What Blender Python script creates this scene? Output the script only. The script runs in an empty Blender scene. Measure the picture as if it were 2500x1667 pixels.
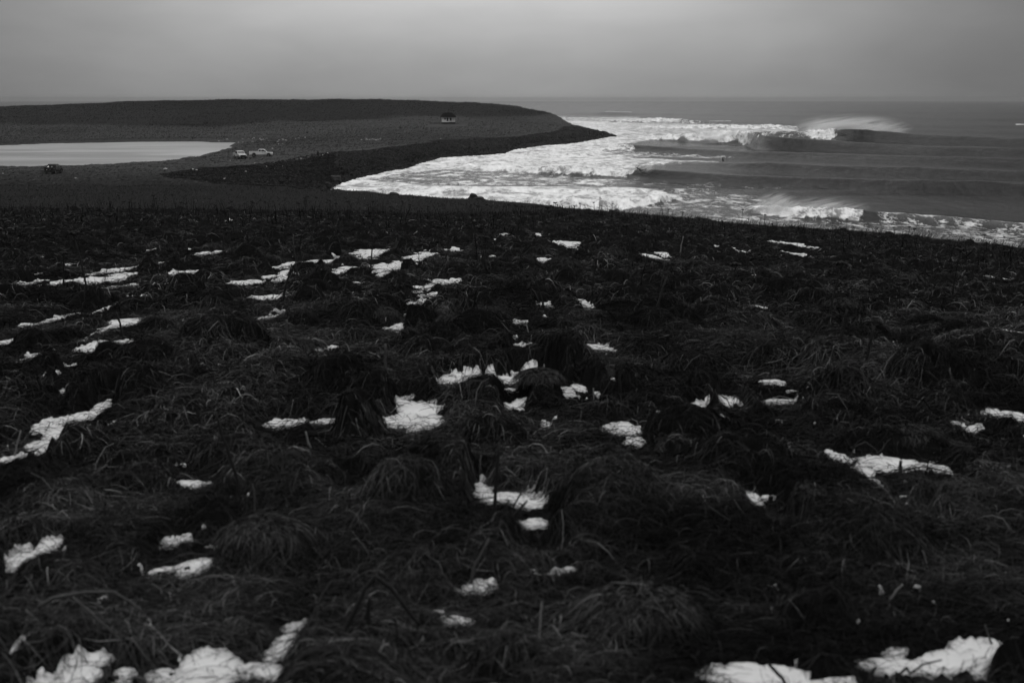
import bpy, bmesh, math, random
import numpy as np
from mathutils import Vector, Matrix, Euler

R = math.radians
rng = np.random.default_rng(7)
random.seed(7)
SC = bpy.context.scene
COL = SC.collection

# ------------------------------------------------------------------ camera
CAMZ = 17.0            # camera height above the sea, metres
FPX = 50.0 / 36.0 * 2500.0
HOR = 242.0
PITCH = math.atan((833.5 - HOR) / FPX)
cam_d = bpy.data.cameras.new("camera")
cam = bpy.data.objects.new("camera", cam_d)
COL.objects.link(cam)
cam_d.lens = 50.0
cam_d.sensor_width = 36.0
cam_d.clip_start = 0.1
cam_d.clip_end = 60000.0
cam.location = (0, 0, CAMZ)
cam.rotation_euler = (math.pi / 2 - PITCH, 0, 0)
cam_d.dof.use_dof = True
cam_d.dof.focus_distance = 150.0
cam_d.dof.aperture_fstop = 4.0
SC.camera = cam
SC.view_settings.view_transform = 'Standard'
SC.view_settings.look = 'None'
SC.view_settings.exposure = 0.0
SC.view_settings.gamma = 1.0
SC.cycles.max_bounces = 6
SC.cycles.volume_bounces = 1
SC.cycles.transparent_max_bounces = 8


def N(nt, t, **kw):
    n = nt.nodes.new(t)
    for k, v in kw.items():
        setattr(n, k, v)
    return n


def mth(nt, op, a, b=None, c=None, clamp=False):
    n = nt.nodes.new('ShaderNodeMath')
    n.operation = op
    n.use_clamp = clamp
    for i, v in enumerate((a, b, c)):
        if v is None:
            continue
        if isinstance(v, (int, float)):
            n.inputs[i].default_value = v
        else:
            nt.links.new(v, n.inputs[i])
    return n.outputs[0]


def mrange(nt, v, a, b, c=0.0, d=1.0, smooth=True):
    n = nt.nodes.new('ShaderNodeMapRange')
    n.interpolation_type = 'SMOOTHSTEP' if smooth else 'LINEAR'
    nt.links.new(v, n.inputs[0])
    for i, x in zip((1, 2, 3, 4), (a, b, c, d)):
        n.inputs[i].default_value = x
    return n.outputs[0]


def noise(nt, vec, scale, detail=4.0, rough=0.55, dist=0.0):
    n = nt.nodes.new('ShaderNodeTexNoise')
    nt.links.new(vec, n.inputs['Vector'])
    n.inputs['Scale'].default_value = scale
    n.inputs['Detail'].default_value = detail
    n.inputs['Roughness'].default_value = rough
    n.inputs['Distortion'].default_value = dist
    return n.outputs[0]


def scaled(nt, vec, s):
    n = nt.nodes.new('ShaderNodeVectorMath')
    n.operation = 'MULTIPLY'
    nt.links.new(vec, n.inputs[0])
    n.inputs[1].default_value = s
    return n.outputs[0]


# ------------------------------------------------------------------ world: dull overcast sky, brightest patch straight ahead over the sea
SUN_EL, SUN_AZ = 62.0, 150.0
W = bpy.data.worlds.new("World")
SC.world = W
W.use_nodes = True
nt = W.node_tree
nt.nodes.clear()
out = N(nt, 'ShaderNodeOutputWorld')
bg = N(nt, 'ShaderNodeBackground')
sky = N(nt, 'ShaderNodeTexSky', sky_type='NISHITA', sun_disc=False)
sky.sun_elevation = R(SUN_EL)
sky.sun_rotation = R(SUN_AZ)
sky.air_density = 2.0
sky.dust_density = 6.0
bw = N(nt, 'ShaderNodeRGBToBW')
nt.links.new(sky.outputs[0], bw.inputs[0])
tc = N(nt, 'ShaderNodeTexCoord')
sep = N(nt, 'ShaderNodeSeparateXYZ')
nt.links.new(tc.outputs['Generated'], sep.inputs[0])
az = mth(nt, 'ARCTAN2', sep.outputs[0], sep.outputs[1])
el = sep.outputs[2]
azc = mth(nt, 'ADD', az, 0.03)
g = mth(nt, 'EXPONENT', mth(nt, 'MULTIPLY', mth(nt, 'POWER', mth(nt, 'ABSOLUTE', mth(nt, 'DIVIDE', azc, 0.32)), 2.3), -1.0))
n1 = noise(nt, scaled(nt, tc.outputs['Generated'], (1.0, 1.0, 5.0)), 3.0, 5.0, 0.5, 0.6)
n2 = noise(nt, scaled(nt, tc.outputs['Generated'], (1.0, 1.0, 3.0)), 9.0, 4.0, 0.5, 0.3)
cl = mth(nt, 'ADD', mth(nt, 'MULTIPLY', mth(nt, 'SUBTRACT', n1, 0.5), 0.42), mth(nt, 'MULTIPLY', mth(nt, 'SUBTRACT', n2, 0.5), 0.34))
low = mth(nt, 'ADD', mth(nt, 'MULTIPLY', g, 0.21), 0.13)
low = mth(nt, 'ADD', low, mth(nt, 'MULTIPLY', mrange(nt, el, 0.0, 0.075), mth(nt, 'ADD', mth(nt, 'MULTIPLY', g, 0.29), -0.045)))
low = mth(nt, 'ADD', low, mrange(nt, sep.outputs[1], 0.3, -0.8, 0.0, 0.22))
hi = mrange(nt, el, 0.6, 0.97, 0.0, 1.9)
tot = mth(nt, 'ADD', low, hi)
tot = mth(nt, 'MULTIPLY', tot, mth(nt, 'ADD', cl, 1.0))
# the Nishita sky, desaturated, as a share of the light; strength 0.1
tot10 = mth(nt, 'MULTIPLY', tot, 9.4)
mixv = mth(nt, 'ADD', tot10, mth(nt, 'MULTIPLY', mth(nt, 'MINIMUM', bw.outputs[0], 6.0), 0.08))
comb = N(nt, 'ShaderNodeCombineColor')
for i in range(3):
    nt.links.new(mixv, comb.inputs[i])
nt.links.new(comb.outputs[0], bg.inputs[0])
bg.inputs[1].default_value = 0.1
nt.links.new(bg.outputs[0], out.inputs[0])

sun_d = bpy.data.lights.new("sun", 'SUN')
sun_d.energy = 0.9
sun_d.angle = R(25)
sun_d.color = (1, 1, 1)
sun = bpy.data.objects.new("sun", sun_d)
COL.objects.link(sun)
sdir = Vector((math.sin(R(SUN_AZ)) * math.cos(R(SUN_EL)), math.cos(R(SUN_AZ)) * math.cos(R(SUN_EL)), math.sin(R(SUN_EL))))
sun.rotation_euler = sdir.to_track_quat('Z', 'Y').to_euler()
sun.location = (0, 0, 60)

# ------------------------------------------------------------------ helpers


def slope(py):
    """z change per metre of Y along the sight line of image row py (source pixels)"""
    yc = (833.5 - np.asarray(py, float)) / FPX
    return (-math.sin(PITCH) + yc * math.cos(PITCH)) / (math.cos(PITCH) + yc * math.sin(PITCH))


def lat(px, py):
    yc = (833.5 - np.asarray(py, float)) / FPX
    return ((np.asarray(px, float) - 1250.0) / FPX) / (math.cos(PITCH) + yc * math.sin(PITCH))


def U(px):
    return lat(px, 420.0)


def at_z(px, py, z):
    Y = (z - CAMZ) / slope(py)
    return lat(px, py) * Y, Y


def to_px(X, Y, Z):
    dz = Z - CAMZ
    d = Y * math.cos(PITCH) - dz * math.sin(PITCH)
    up = Y * math.sin(PITCH) + dz * math.cos(PITCH)
    return 1250 + FPX * X / d, 833.5 - FPX * up / d


def _h(ix, iy, seed):
    n = (ix.astype(np.int64) * 374761393 + iy.astype(np.int64) * 668265263 + seed * 1442695041) & 0xffffffff
    n = ((n ^ (n >> 13)) * 1274126177) & 0xffffffff
    n = (n ^ (n >> 16)) & 0xffffff
    return n / float(0xffffff)


def vnoise(x, y, seed=0):
    xi, yi = np.floor(x), np.floor(y)
    fx, fy = x - xi, y - yi
    fx, fy = fx * fx * (3 - 2 * fx), fy * fy * (3 - 2 * fy)
    a, b = _h(xi, yi, seed), _h(xi + 1, yi, seed)
    c, d = _h(xi, yi + 1, seed), _h(xi + 1, yi + 1, seed)
    return (a * (1 - fx) + b * fx) * (1 - fy) + (c * (1 - fx) + d * fx) * fy


def fbm(x, y, octv=4, seed=0, gain=0.5):
    s, a, t = 0.0, 1.0, 0.0
    for o in range(octv):
        s = s + a * (vnoise(x * 2 ** o + 17.3 * o, y * 2 ** o - 9.1 * o, seed + o) - 0.5)
        t += a
        a *= gain
    return s / t * 2


def sstep(a, b, x):
    t = np.clip((x - a) / (b - a), 0, 1)
    return t * t * (3 - 2 * t)


def poly_sd(px, py, poly):
    """signed distance (inside positive) to a polygon"""
    P = np.asarray(poly, float)
    d = np.full(px.shape, 1e9)
    ins = np.zeros(px.shape, bool)
    for i in range(len(P)):
        a, b = P[i], P[(i + 1) % len(P)]
        e = b - a
        wx, wy = px - a[0], py - a[1]
        t = np.clip((wx * e[0] + wy * e[1]) / (e @ e + 1e-12), 0, 1)
        d = np.minimum(d, (wx - t * e[0]) ** 2 + (wy - t * e[1]) ** 2)
        c = ((a[1] > py) != (b[1] > py)) & (px < e[0] * (py - a[1]) / (e[1] if abs(e[1]) > 1e-9 else 1e-9) + a[0])
        ins ^= c
    d = np.sqrt(d)
    return np.where(ins, d, -d)


def tag(o, label=None, cat=None, group=None, kind=None):
    if label:
        o['label'] = label
    if cat:
        o['category'] = cat
    if group:
        o['group'] = group
    if kind:
        o['kind'] = kind
    return o


def np_mesh(name, verts, quads, mat, attrs=None, smooth=True, parent=None):
    me = bpy.data.meshes.new(name)
    verts = np.asarray(verts, np.float32)
    quads = np.asarray(quads, np.int32)
    k = quads.shape[1]
    me.vertices.add(len(verts))
    me.vertices.foreach_set('co', verts.ravel())
    me.loops.add(quads.size)
    me.loops.foreach_set('vertex_index', quads.ravel())
    me.polygons.add(len(quads))
    me.polygons.foreach_set('loop_start', np.arange(0, quads.size, k, dtype=np.int32))
    me.polygons.foreach_set('loop_total', np.full(len(quads), k, np.int32))
    me.polygons.foreach_set('use_smooth', np.full(len(quads), smooth, bool))
    me.update(calc_edges=True)
    for an, av in (attrs or {}).items():
        at = me.attributes.new(an, 'FLOAT', 'POINT')
        at.data.foreach_set('value', np.asarray(av, np.float32).ravel())
    me.materials.append(mat)
    o = bpy.data.objects.new(name, me)
    COL.objects.link(o)
    if parent:
        o.parent = parent
    return o


def grid_quads(nr, nc):
    i = np.arange(nr - 1)[:, None] * nc + np.arange(nc - 1)[None, :]
    return np.stack([i, i + 1, i + nc + 1, i + nc], -1).reshape(-1, 4)


def bm_obj(name, bm, mat, parent=None, smooth=False, mats=None):
    me = bpy.data.meshes.new(name)
    bmesh.ops.recalc_face_normals(bm, faces=bm.faces[:])
    bm.to_mesh(me)
    bm.free()
    for p in me.polygons:
        p.use_smooth = smooth
    me.materials.append(mat)
    o = bpy.data.objects.new(name, me)
    COL.objects.link(o)
    if parent:
        o.parent = parent
    return o


def empty(name, loc, rz=0.0):
    o = bpy.data.objects.new(name, None)
    COL.objects.link(o)
    o.location = loc
    o.rotation_euler = (0, 0, rz)
    o.empty_display_size = 0.3
    return o


def copy_tree(o, parent=None):
    c = o.copy()
    COL.objects.link(c)
    if parent:
        c.parent = parent
    for ch in list(o.children):
        copy_tree(ch, c)
    return c


def mat_grey(name, v, rough=0.8, var=0.3, scale=3.0, bump=0.0, attr=None, spec=0.3, metal=0.0):
    m = bpy.data.materials.new(name)
    m.use_nodes = True
    t = m.node_tree
    b = t.nodes['Principled BSDF']
    tcn = N(t, 'ShaderNodeTexCoord')
    nn = noise(t, tcn.outputs['Object'], scale, 5.0, 0.6)
    f = mth(t, 'ADD', mth(t, 'MULTIPLY', mth(t, 'SUBTRACT', nn, 0.5), 2 * var), 1.0)
    if attr:
        a = N(t, 'ShaderNodeAttribute', attribute_name=attr)
        val = mth(t, 'MULTIPLY', a.outputs['Fac'], f)
    else:
        val = mth(t, 'MULTIPLY', f, v)
    cc = N(t, 'ShaderNodeCombineColor')
    for i in range(3):
        t.links.new(val, cc.inputs[i])
    t.links.new(cc.outputs[0], b.inputs['Base Color'])
    b.inputs['Roughness'].default_value = rough
    b.inputs['Specular IOR Level'].default_value = spec
    b.inputs['Metallic'].default_value = metal
    if bump:
        bn = N(t, 'ShaderNodeBump')
        bn.inputs['Strength'].default_value = 0.8
        bn.inputs['Distance'].default_value = bump
        t.links.new(nn, bn.inputs['Height'])
        t.links.new(bn.outputs[0], b.inputs['Normal'])
    return m


# ------------------------------------------------------------------ terrain heights
NEAR = {  # image column -> [(Y, z), ...]
    -400: [(-40, 15.9), (0, 15.3), (5, 15.05), (12, 14.62), (25, 13.7), (50, 12.1), (85, 10.1), (118, 8.2), (150, 4.9), (188, 3.1), (245, 2.8), (270, -1), (300, -5)],
    820: [(-40, 15.9), (0, 15.3), (5, 15.05), (12, 14.62), (25, 13.7), (50, 12.0), (85, 9.9), (112, 8.2), (145, 5.2), (178, 3.3), (225, 3.0), (262, 0.1), (290, -5)],
    947: [(-40, 15.9), (0, 15.3), (5, 15.05), (12, 14.62), (25, 13.7), (50, 11.9), (85, 9.8), (108, 8.3), (140, 5.6), (175, 3.4), (214, 3.0), (250, 0.0), (280, -5)],
    1151: [(-40, 15.9), (0, 15.3), (5, 15.05), (12, 14.62), (25, 13.65), (50, 11.85), (80, 9.9), (105, 8.4), (135, 6.0), (168, 3.7), (202, 3.0), (230, 0.0), (255, -5)],
    1400: [(-40, 15.9), (0, 15.3), (5, 15.05), (12, 14.6), (25, 13.6), (50, 11.7), (75, 10.1), (100, 8.8), (130, 6.7), (160, 4.6), (186, 3.0), (212, -0.2), (235, -5)],
    1600: [(-40, 15.9), (0, 15.3), (5, 15.05), (12, 14.6), (25, 13.55), (50, 11.5), (75, 9.9), (95, 8.6), (125, 6.5), (148, 4.9), (168, 3.5), (190, -0.3), (215, -5)],
    1800: [(-40, 15.9), (0, 15.3), (5, 15.05), (12, 14.6), (25, 13.5), (48, 11.5), (68, 9.9), (90, 8.4), (110, 6.9), (128, 5.7), (145, 4.5), (165, -0.3), (190, -5)],
    2068: [(-40, 15.9), (0, 15.3), (5, 15.05), (12, 14.58), (25, 13.45), (45, 11.6), (62, 10.1), (80, 8.8), (98, 7.4), (115, 6.2), (131, 5.0), (152, -0.3), (175, -5)],
    2276: [(-40, 15.9), (0, 15.3), (5, 15.05), (12, 14.56), (25, 13.4), (42, 11.7), (58, 10.2), (75, 8.8), (90, 7.7), (105, 6.5), (119, 5.5), (140, -0.3), (165, -5)],
    2500: [(-40, 15.9), (0, 15.3), (5, 15.05), (12, 14.54), (25, 13.3), (40, 11.6), (52, 10.5), (66, 9.3), (80, 8.1), (93, 7.1), (106, 6.0), (128, -0.3), (150, -5)],
    2900: [(-40, 15.9), (0, 15.3), (5, 15.05), (12, 14.5), (25, 13.2), (38, 11.6), (48, 10.6), (60, 9.5), (70, 8.5), (80, 7.6), (90, 6.8), (112, -0.3), (135, -5)],
}
FAR = {
    -800: [(185, -5), (200, 2.7), (270, 2.7), (330, 1.8), (500, 1.8), (560, 2.6), (700, 3.6), (900, 9.0), (1000, 8.5), (1150, -5)],
    0: [(185, -5), (200, 2.7), (270, 2.7), (330, 1.8), (500, 1.8), (560, 2.6), (700, 4.7), (900, 11.8), (1000, 11.0), (1150, -5)],
    160: [(185, -5), (200, 2.7), (270, 2.7), (330, 1.8), (500, 1.8), (560, 2.6), (700, 4.7), (900, 13.2), (1000, 12.5), (1150, -5)],
    327: [(185, -5), (200, 2.7), (270, 2.7), (330, 1.9), (500, 1.9), (560, 2.7), (700, 4.8), (900, 15.3), (1000, 14.5), (1150, -5)],
    520: [(185, -5), (200, 2.7), (270, 2.7), (340, 2.4), (500, 2.0), (560, 2.9), (700, 5.2), (900, 16.3), (1000, 15.0), (1150, -5)],
    700: [(185, -5), (200, 2.7), (270, 2.8), (340, 2.9), (500, 2.9), (560, 3.3), (720, 5.6), (900, 16.5), (1000, 15.0), (1150, -5)],
    775: [(225, -5), (240, 1.7), (300, 2.6), (345, 3.2), (500, 3.2), (560, 3.6), (730, 6.1), (900, 16.7), (1000, 15.0), (1150, -5)],
    828: [(270, -5), (299, 0.0), (330, 2.0), (360, 3.6), (500, 3.7), (600, 4.3), (740, 6.8), (900, 16.7), (1000, 15.0), (1150, -5)],
    910: [(310, -5), (337, 0.0), (362, 2.0), (384, 3.6), (500, 3.9), (620, 4.5), (750, 7.4), (895, 16.7), (1000, 15.0), (1150, -5)],
    1000: [(340, -5), (367, 0.0), (395, 2.0), (420, 3.6), (520, 4.0), (650, 4.8), (755, 7.6), (890, 16.3), (1000, 14.5), (1140, -5)],
    1024: [(360, -5), (391, 0.0), (412, 2.0), (432, 3.6), (530, 4.0), (660, 4.9), (755, 7.6), (888, 16.1), (1000, 14.0), (1130, -5)],
    1077: [(395, -5), (425, 0.0), (440, 2.0), (452, 3.6), (560, 4.1), (690, 5.1), (758, 7.6), (880, 15.6), (980, 13.5), (1110, -5)],
    1150: [(410, -5), (440, 0.0), (460, 2.0), (477, 3.6), (580, 4.2), (695, 5.2), (765, 7.5), (870, 14.8), (960, 12.5), (1070, -5)],
    1232: [(430, -5), (461, 0.0), (482, 2.0), (503, 3.6), (600, 4.2), (700, 5.0), (775, 7.6), (855, 13.6), (930, 11.0), (1020, -5)],
    1262: [(470, -5), (500, 0.0), (508, 2.0), (516, 3.5), (610, 4.1), (700, 5.0), (775, 7.6), (850, 13.0), (920, 10.5), (1000, -5)],
    1340: [(515, -5), (546, 0.0), (575, 1.8), (600, 3.1), (650, 3.4), (700, 4.0), (750, 5.5), (795, 9.2), (840, 7.0), (890, -5)],
    1368: [(525, -5), (556, 0.0), (600, 1.8), (640, 3.0), (670, 3.2), (700, 3.6), (735, 4.6), (770, 7.2), (800, 4.0), (840, -5)],
    1400: [(540, -5), (568, 0.0), (610, 1.3), (655, 2.3), (680, 2.5), (700, 2.8), (720, 3.2), (742, 3.9), (760, 2.5), (790, -5)],
    1445: [(585, -5), (612, -0.1), (635, 0.7), (660, 1.2), (680, 1.4), (695, 1.4), (705, 1.5), (715, 1.5), (735, 0.0), (760, -5)],
    1490: [(640, -5), (658, -0.2), (664, 0.2), (670, 0.3), (675, 0.3), (680, 0.3), (685, 0.2), (690, 0.0), (700, -2.0), (715, -5)],
    1530: [(640, -6), (658, -6), (664, -6), (670, -6), (675, -6), (680, -6), (685, -6), (690, -6), (700, -6), (715, -6)],
}
POND = [(-900, 356), (0, 355.5), (119, 351.3), (238, 348.6), (357, 346.6), (476, 346.8), (565, 349), (600, 350.5), (622, 351.2), (580, 355), (567, 360), (560, 366), (540, 371),
        (524, 376), (495, 382), (461, 388), (410, 394), (357, 399), (320, 400), (268, 403), (190, 407), (90, 409), (0, 409), (-900, 408)]
PONDZ = 1.5
POND_W = np.array([at_z(a, b, PONDZ) for a, b in POND])


def tab_eval(tab, u, Y):
    keys = sorted(tab)
    us = np.array([float(U(k)) for k in keys])
    hs = []
    order = np.clip(np.searchsorted(us, u) - 1, 0, len(us) - 2)
    f = np.clip((u - us[order]) / (us[order + 1] - us[order]), 0, 1)
    ys = np.array([[p[0] for p in tab[k]] for k in keys], float)
    zs = np.array([[p[1] for p in tab[k]] for k in keys], float)
    # per-vertex interpolated node lists
    yy = ys[order] * (1 - f)[:, None] + ys[order + 1] * f[:, None]
    zz = zs[order] * (1 - f)[:, None] + zs[order + 1] * f[:, None]
    j = np.clip((yy <= Y[:, None]).sum(1) - 1, 0, ys.shape[1] - 2)
    i = np.arange(len(u))
    y0, y1, z0, z1 = yy[i, j], yy[i, j + 1], zz[i, j], zz[i, j + 1]
    t = np.clip((Y - y0) / (y1 - y0), 0, 1)
    return z0 + (z1 - z0) * t


def base_z(X, Y):
    X = np.asarray(X, float).ravel()
    Y = np.asarray(Y, float).ravel()
    u = np.where(Y > 30, X / np.maximum(Y, 30), X / 30.0)
    out = np.empty(len(X))
    for s in range(0, len(X), 200000):
        e = slice(s, s + 200000)
        a = tab_eval(NEAR, u[e], Y[e])
        b = tab_eval(FAR, u[e], Y[e])
        k = 0.25
        h = np.clip(0.5 + 0.5 * (a - b) / k, 0, 1)
        out[e] = b * (1 - h) + a * h + k * h * (1 - h)
    return out


def hit(px, py):
    """where the sight line of an image point meets the smooth ground"""
    Ys = np.concatenate([np.arange(2.5, 40, 0.05), np.arange(40, 800, 0.4)])
    Xs = lat(px, py) * Ys
    zr = CAMZ + slope(py) * Ys
    g_ = base_z(Xs, Ys)
    k = np.argmax(g_ >= zr)
    return float(Xs[k]), float(Ys[k]), float(g_[k])


# snow lying in the hollows: (centre x, centre y, width, height) seen in the photograph, turned into ellipses on the ground
SNOW = """101 510 18 6;591 538 20 5;118 597 14 8;168 620 32 8;170 645 48 10;76 669 22 5;103 682 24 6;130 691 30 10;191 681 64 12;268 676 60 22;302 653 22 18;283 695 26 8;15 697 34 14;406 651 20 12;444 662 50 10;486 659 22 6;509 618 24 9;446 691 44 8;591 685 44 10;674 664 28 16;689 676 30 12;777 680 60 8;719 643 30 10;796 637 70 9;842 628 40 10;872 689 50 7;895 614 30 8;647 720 44 12;314 724 14 4;245 747 18 20;107 779 40 22;279 791 30 34;264 833 84 28;31 823 62 18;80 863 44 10;566 770 54 10;654 768 30 5;459 819 72 12;547 892 60 22;585 879 22 12;651 867 36 12;788 842 24 12;819 867 34 14;191 884 56 8;153 903 30 6;180 913 16 7;34 907 26 8;23 932 48 12;180 947 50 12;295 940 26 24;230 974 26 20;214 993 40 24;168 1012 50 44;160 1043 40 36;708 1014 130 22;803 1022 100 16;1118 919 60 16;1202 913 90 14;1278 907 110 12;1351 909 56 10;1225 947 40 8;1389 942 46 22;1496 909 16 18;1431 934 36 10;1475 949 16 6;1030 1001 130 50;980 974 60 16;1259 974 44 12;1336 1020 24 8;1542 1028 80 26;823 1026 50 14;1114 865 80 12;1030 813 50 5;988 790 34 16;1033 729 34 14;1037 762 48 10;1022 708 22 5;1064 687 40 18;1148 766 22 8;1267 779 50 14;1324 741 22 6;1422 737 20 24;1562 712 30 6;1450 842 44 12;1293 842 44 8;926 649 50 18;976 641 50 20;1018 624 50 26;907 618 40 14;838 657 30 10;953 664 30 6;991 645 30 10;1114 607 26 5;1385 594 36 8;1336 635 26 8;1592 628 34 8;1627 620 24 6;1242 572 14 3;1320 574 12 4;1205 625 14 3;1937 597 50 12;1772 605 26 5;1944 622 30 5;1810 669 14 6;1831 678 14 6;1860 680 14 6;1764 696 16 4;1883 750 26 12;2082 792 44 12;2268 737 18 5;2396 674 16 4;2182 837 56 10;2149 870 28 6;2446 802 84 18;1887 921 38 12;1883 967 90 20;1776 967 50 18;1715 982 50 16;1745 993 20 10;1740 1011 30 10;1956 943 20 5;2419 1001 60 22;2465 1003 60 14;2312 1026 60 10;2381 1035 34 8;2415 917 50 10;2195 1111 200 38;2302 1128 90 22;2051 1094 36 20;2089 1140 60 18;2110 1162 50 20;2132 1187 60 16;2208 1198 60 14;1825 1196 70 36;1872 1196 30 10;1889 1091 26 12;1874 1404 30 8;2489 1077 40 10;2187 1595 200 60;2110 1587 80 40;2323 1591 180 44;2451 1566 140 30;2174 1553 60 20;2344 1557 60 16;1813 1638 160 50;1940 1625 90 50;2025 1659 200 30;191 1072 60 18;106 1068 50 20;26 1104 70 14;98 1091 80 14;162 1055 36 40;464 1164 70 14;451 1127 28 6;689 1091 44 8;868 1153 50 12;132 1315 50 26;77 1353 110 44;60 1332 34 20;417 1296 24 14;453 1293 32 18;527 1304 26 14;557 1266 40 12;502 1272 26 10;506 1315 36 10;481 1370 90 50;404 1370 44 14;68 1549 36 40;255 1587 60 28;293 1606 50 14;106 1642 90 34;196 1621 80 34;289 1638 40 22;489 1604 150 50;574 1612 80 36;468 1647 160 40;655 1612 90 30;706 1570 50 50;715 1536 60 30;710 1630 40 20;723 1504 50 14;391 1608 60 30;1208 1183 60 50;1268 1204 90 36;1315 1213 70 20;1310 1259 80 26;1166 1408 80 24;1391 1378 120 8;1110 1498 60 20;1051 1468 60 14;1200 1659 100 16;1549 1064 60 16"""
SN = []
for s_ in SNOW.split(';'):
    cx, cy, w_, h_ = map(float, s_.split())
    x_, y_, z_ = hit(cx, cy)
    ax_ = (w_ / 2 + 1) * y_ / FPX * 1.02
    _, yb_, _ = hit(cx, cy + h_ / 2 + 1)
    _, yt_, _ = hit(cx, cy - h_ / 2 - 1)
    ay_ = min(max((yt_ - yb_) / 2, 0.04), 6.0)
    kk_ = 1.25 if w_ < 46 else (0.98 if cy < 1400 else 1.22)
    SN.append((x_, y_, ax_ * kk_, ay_ * kk_))
for i_ in range(800):
    # flecks scattered around the bigger patches
    b_ = SN[int(rng.integers(0, 170))]
    y_ = b_[1] * rng.uniform(0.86, 1.18)
    x_ = b_[0] + rng.normal(0, 1) * 0.035 * y_
    w_ = rng.uniform(3, 10) * y_ / FPX
    SN.append((x_, y_, w_, w_ * rng.uniform(0.8, 2.5)))
SN = np.array(SN)


def snow_field(X, Y):
    X = np.asarray(X, float)
    Y = np.asarray(Y, float)
    wa = 0.012 + 0.0095 * np.clip(Y, 0, 60)
    fq = 3.0 / (1 + 0.05 * np.clip(Y, 0, 60))
    X, Y = X + fbm(X * fq, Y * fq, 4, 401, 0.6) * wa * 1.6, Y + fbm(X * fq, Y * fq, 4, 409, 0.6) * wa * 2.2
    S = np.zeros(X.shape)
    o = np.argsort(Y, axis=None)
    Yf = Y.ravel()[o]
    Xf = X.ravel()[o]
    Sf = np.zeros(len(Yf))
    for (x, y, ax, ay) in SN:
        a, b = np.searchsorted(Yf, [y - 2.6 * ay, y + 2.6 * ay])
        if b > a:
            d = ((Xf[a:b] - x) / ax) ** 2 + ((Yf[a:b] - y) / ay) ** 2
            Sf[a:b] = np.maximum(Sf[a:b], 1.18 * np.exp(-0.6931 * d))
    r = np.empty(len(Yf))
    r[o] = Sf
    return r.reshape(X.shape)


# hummocks of matted grass: (x, y, radius, height)
BIGT = [(184, 800, 95), (746, 855, 100), (398, 566, 40), (517, 600, 50), (934, 757, 85), (1252, 838, 80), (1466, 895, 80), (1091, 648, 60), (1278, 633, 60), (1489, 614, 75), (1317, 932, 120),
        (1106, 772, 90), (1588, 578, 40), (1374, 637, 80), (2086, 618, 50), (2346, 733, 90), (2040, 842, 130), (2059, 738, 100), (2212, 737, 80), (2220, 676, 70), (1772, 668, 60), (1982, 679, 50),
        (2230, 1050, 150), (650, 1290, 230), (1560, 1450, 300)]
hum = []
BIG = []
for (cx, cy, w_) in BIGT:
    x_, y_, z_ = hit(cx, cy + w_ * 0.22)
    r_ = w_ / 2 * y_ / FPX
    BIG.append((x_, y_, r_))
    hum.append((x_, y_, r_ * 1.0, r_ * 0.62))
tries = 0
for Y0, Y1, dens in ((2.5, 14, 2.4), (14, 40, 1.5), (40, 75, 0.55), (75, 135, 0.28)):
    area = 0.40 * 2 * (Y1 ** 2 - Y0 ** 2) / 2
    for _ in range(int(area * dens)):
        y_ = math.sqrt(rng.uniform(Y0 ** 2, Y1 ** 2))
        x_ = rng.uniform(-0.42, 0.42) * y_ + rng.uniform(-1, 1)
        r_ = (0.07 + 0.24 * rng.random() ** 1.6) * (1 + 0.3 * (y_ > 40)) * (0.7 if y_ < 8 else 1)
        hum.append((x_, y_, r_, r_ * rng.uniform(0.50, 1.05)))
hum = np.array(hum)
hs = snow_field(hum[:, 0], hum[:, 1])
hum = hum[(hs < 0.3) | (np.arange(len(hum)) < len(BIG))]

# ground grid: X = v * (Y + 40)
rows = [-38.0]
while rows[-1] < 2:
    rows.append(rows[-1] + 1.0)
while rows[-1] < 1250:
    rows.append(rows[-1] + 0.05 + 0.0075 * max(0.0, rows[-1] - 4))
Yr = np.array(rows)
vr = np.concatenate([np.linspace(-0.75, -0.42, 30)[:-1], np.linspace(-0.42, -0.12, 200)[:-1], np.linspace(-0.12, 0.12, 320)[:-1], np.linspace(0.12, 0.42, 220)[:-1], np.linspace(0.42, 0.75, 30)])
NRr, NCc = len(Yr), len(vr)
GY = np.repeat(Yr[:, None], NCc, 1)
GX = vr[None, :] * (GY + 40)
GB = base_z(GX, GY).reshape(GX.shape)
GS = snow_field(GX, GY)
SH = np.maximum(GS, np.maximum(snow_field(GX, GY + 0.22 + 0.012 * GY), snow_field(GX, GY + 0.45 + 0.03 * GY)))


def hollow(X, Y, S, SH):
    """undulation of the field; the snow lies on the flat floors of its hollows"""
    u_ = fbm(X * 0.55, Y * 0.55, 4, 3) * 0.24
    u_ = -0.06 + 0.5 * ((u_ + 0.06) + np.sqrt((u_ + 0.06) ** 2 + 0.0008))
    m_ = sstep(0.12, 0.5, SH)
    return u_ * (1 - m_) - 0.06 * m_


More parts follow.
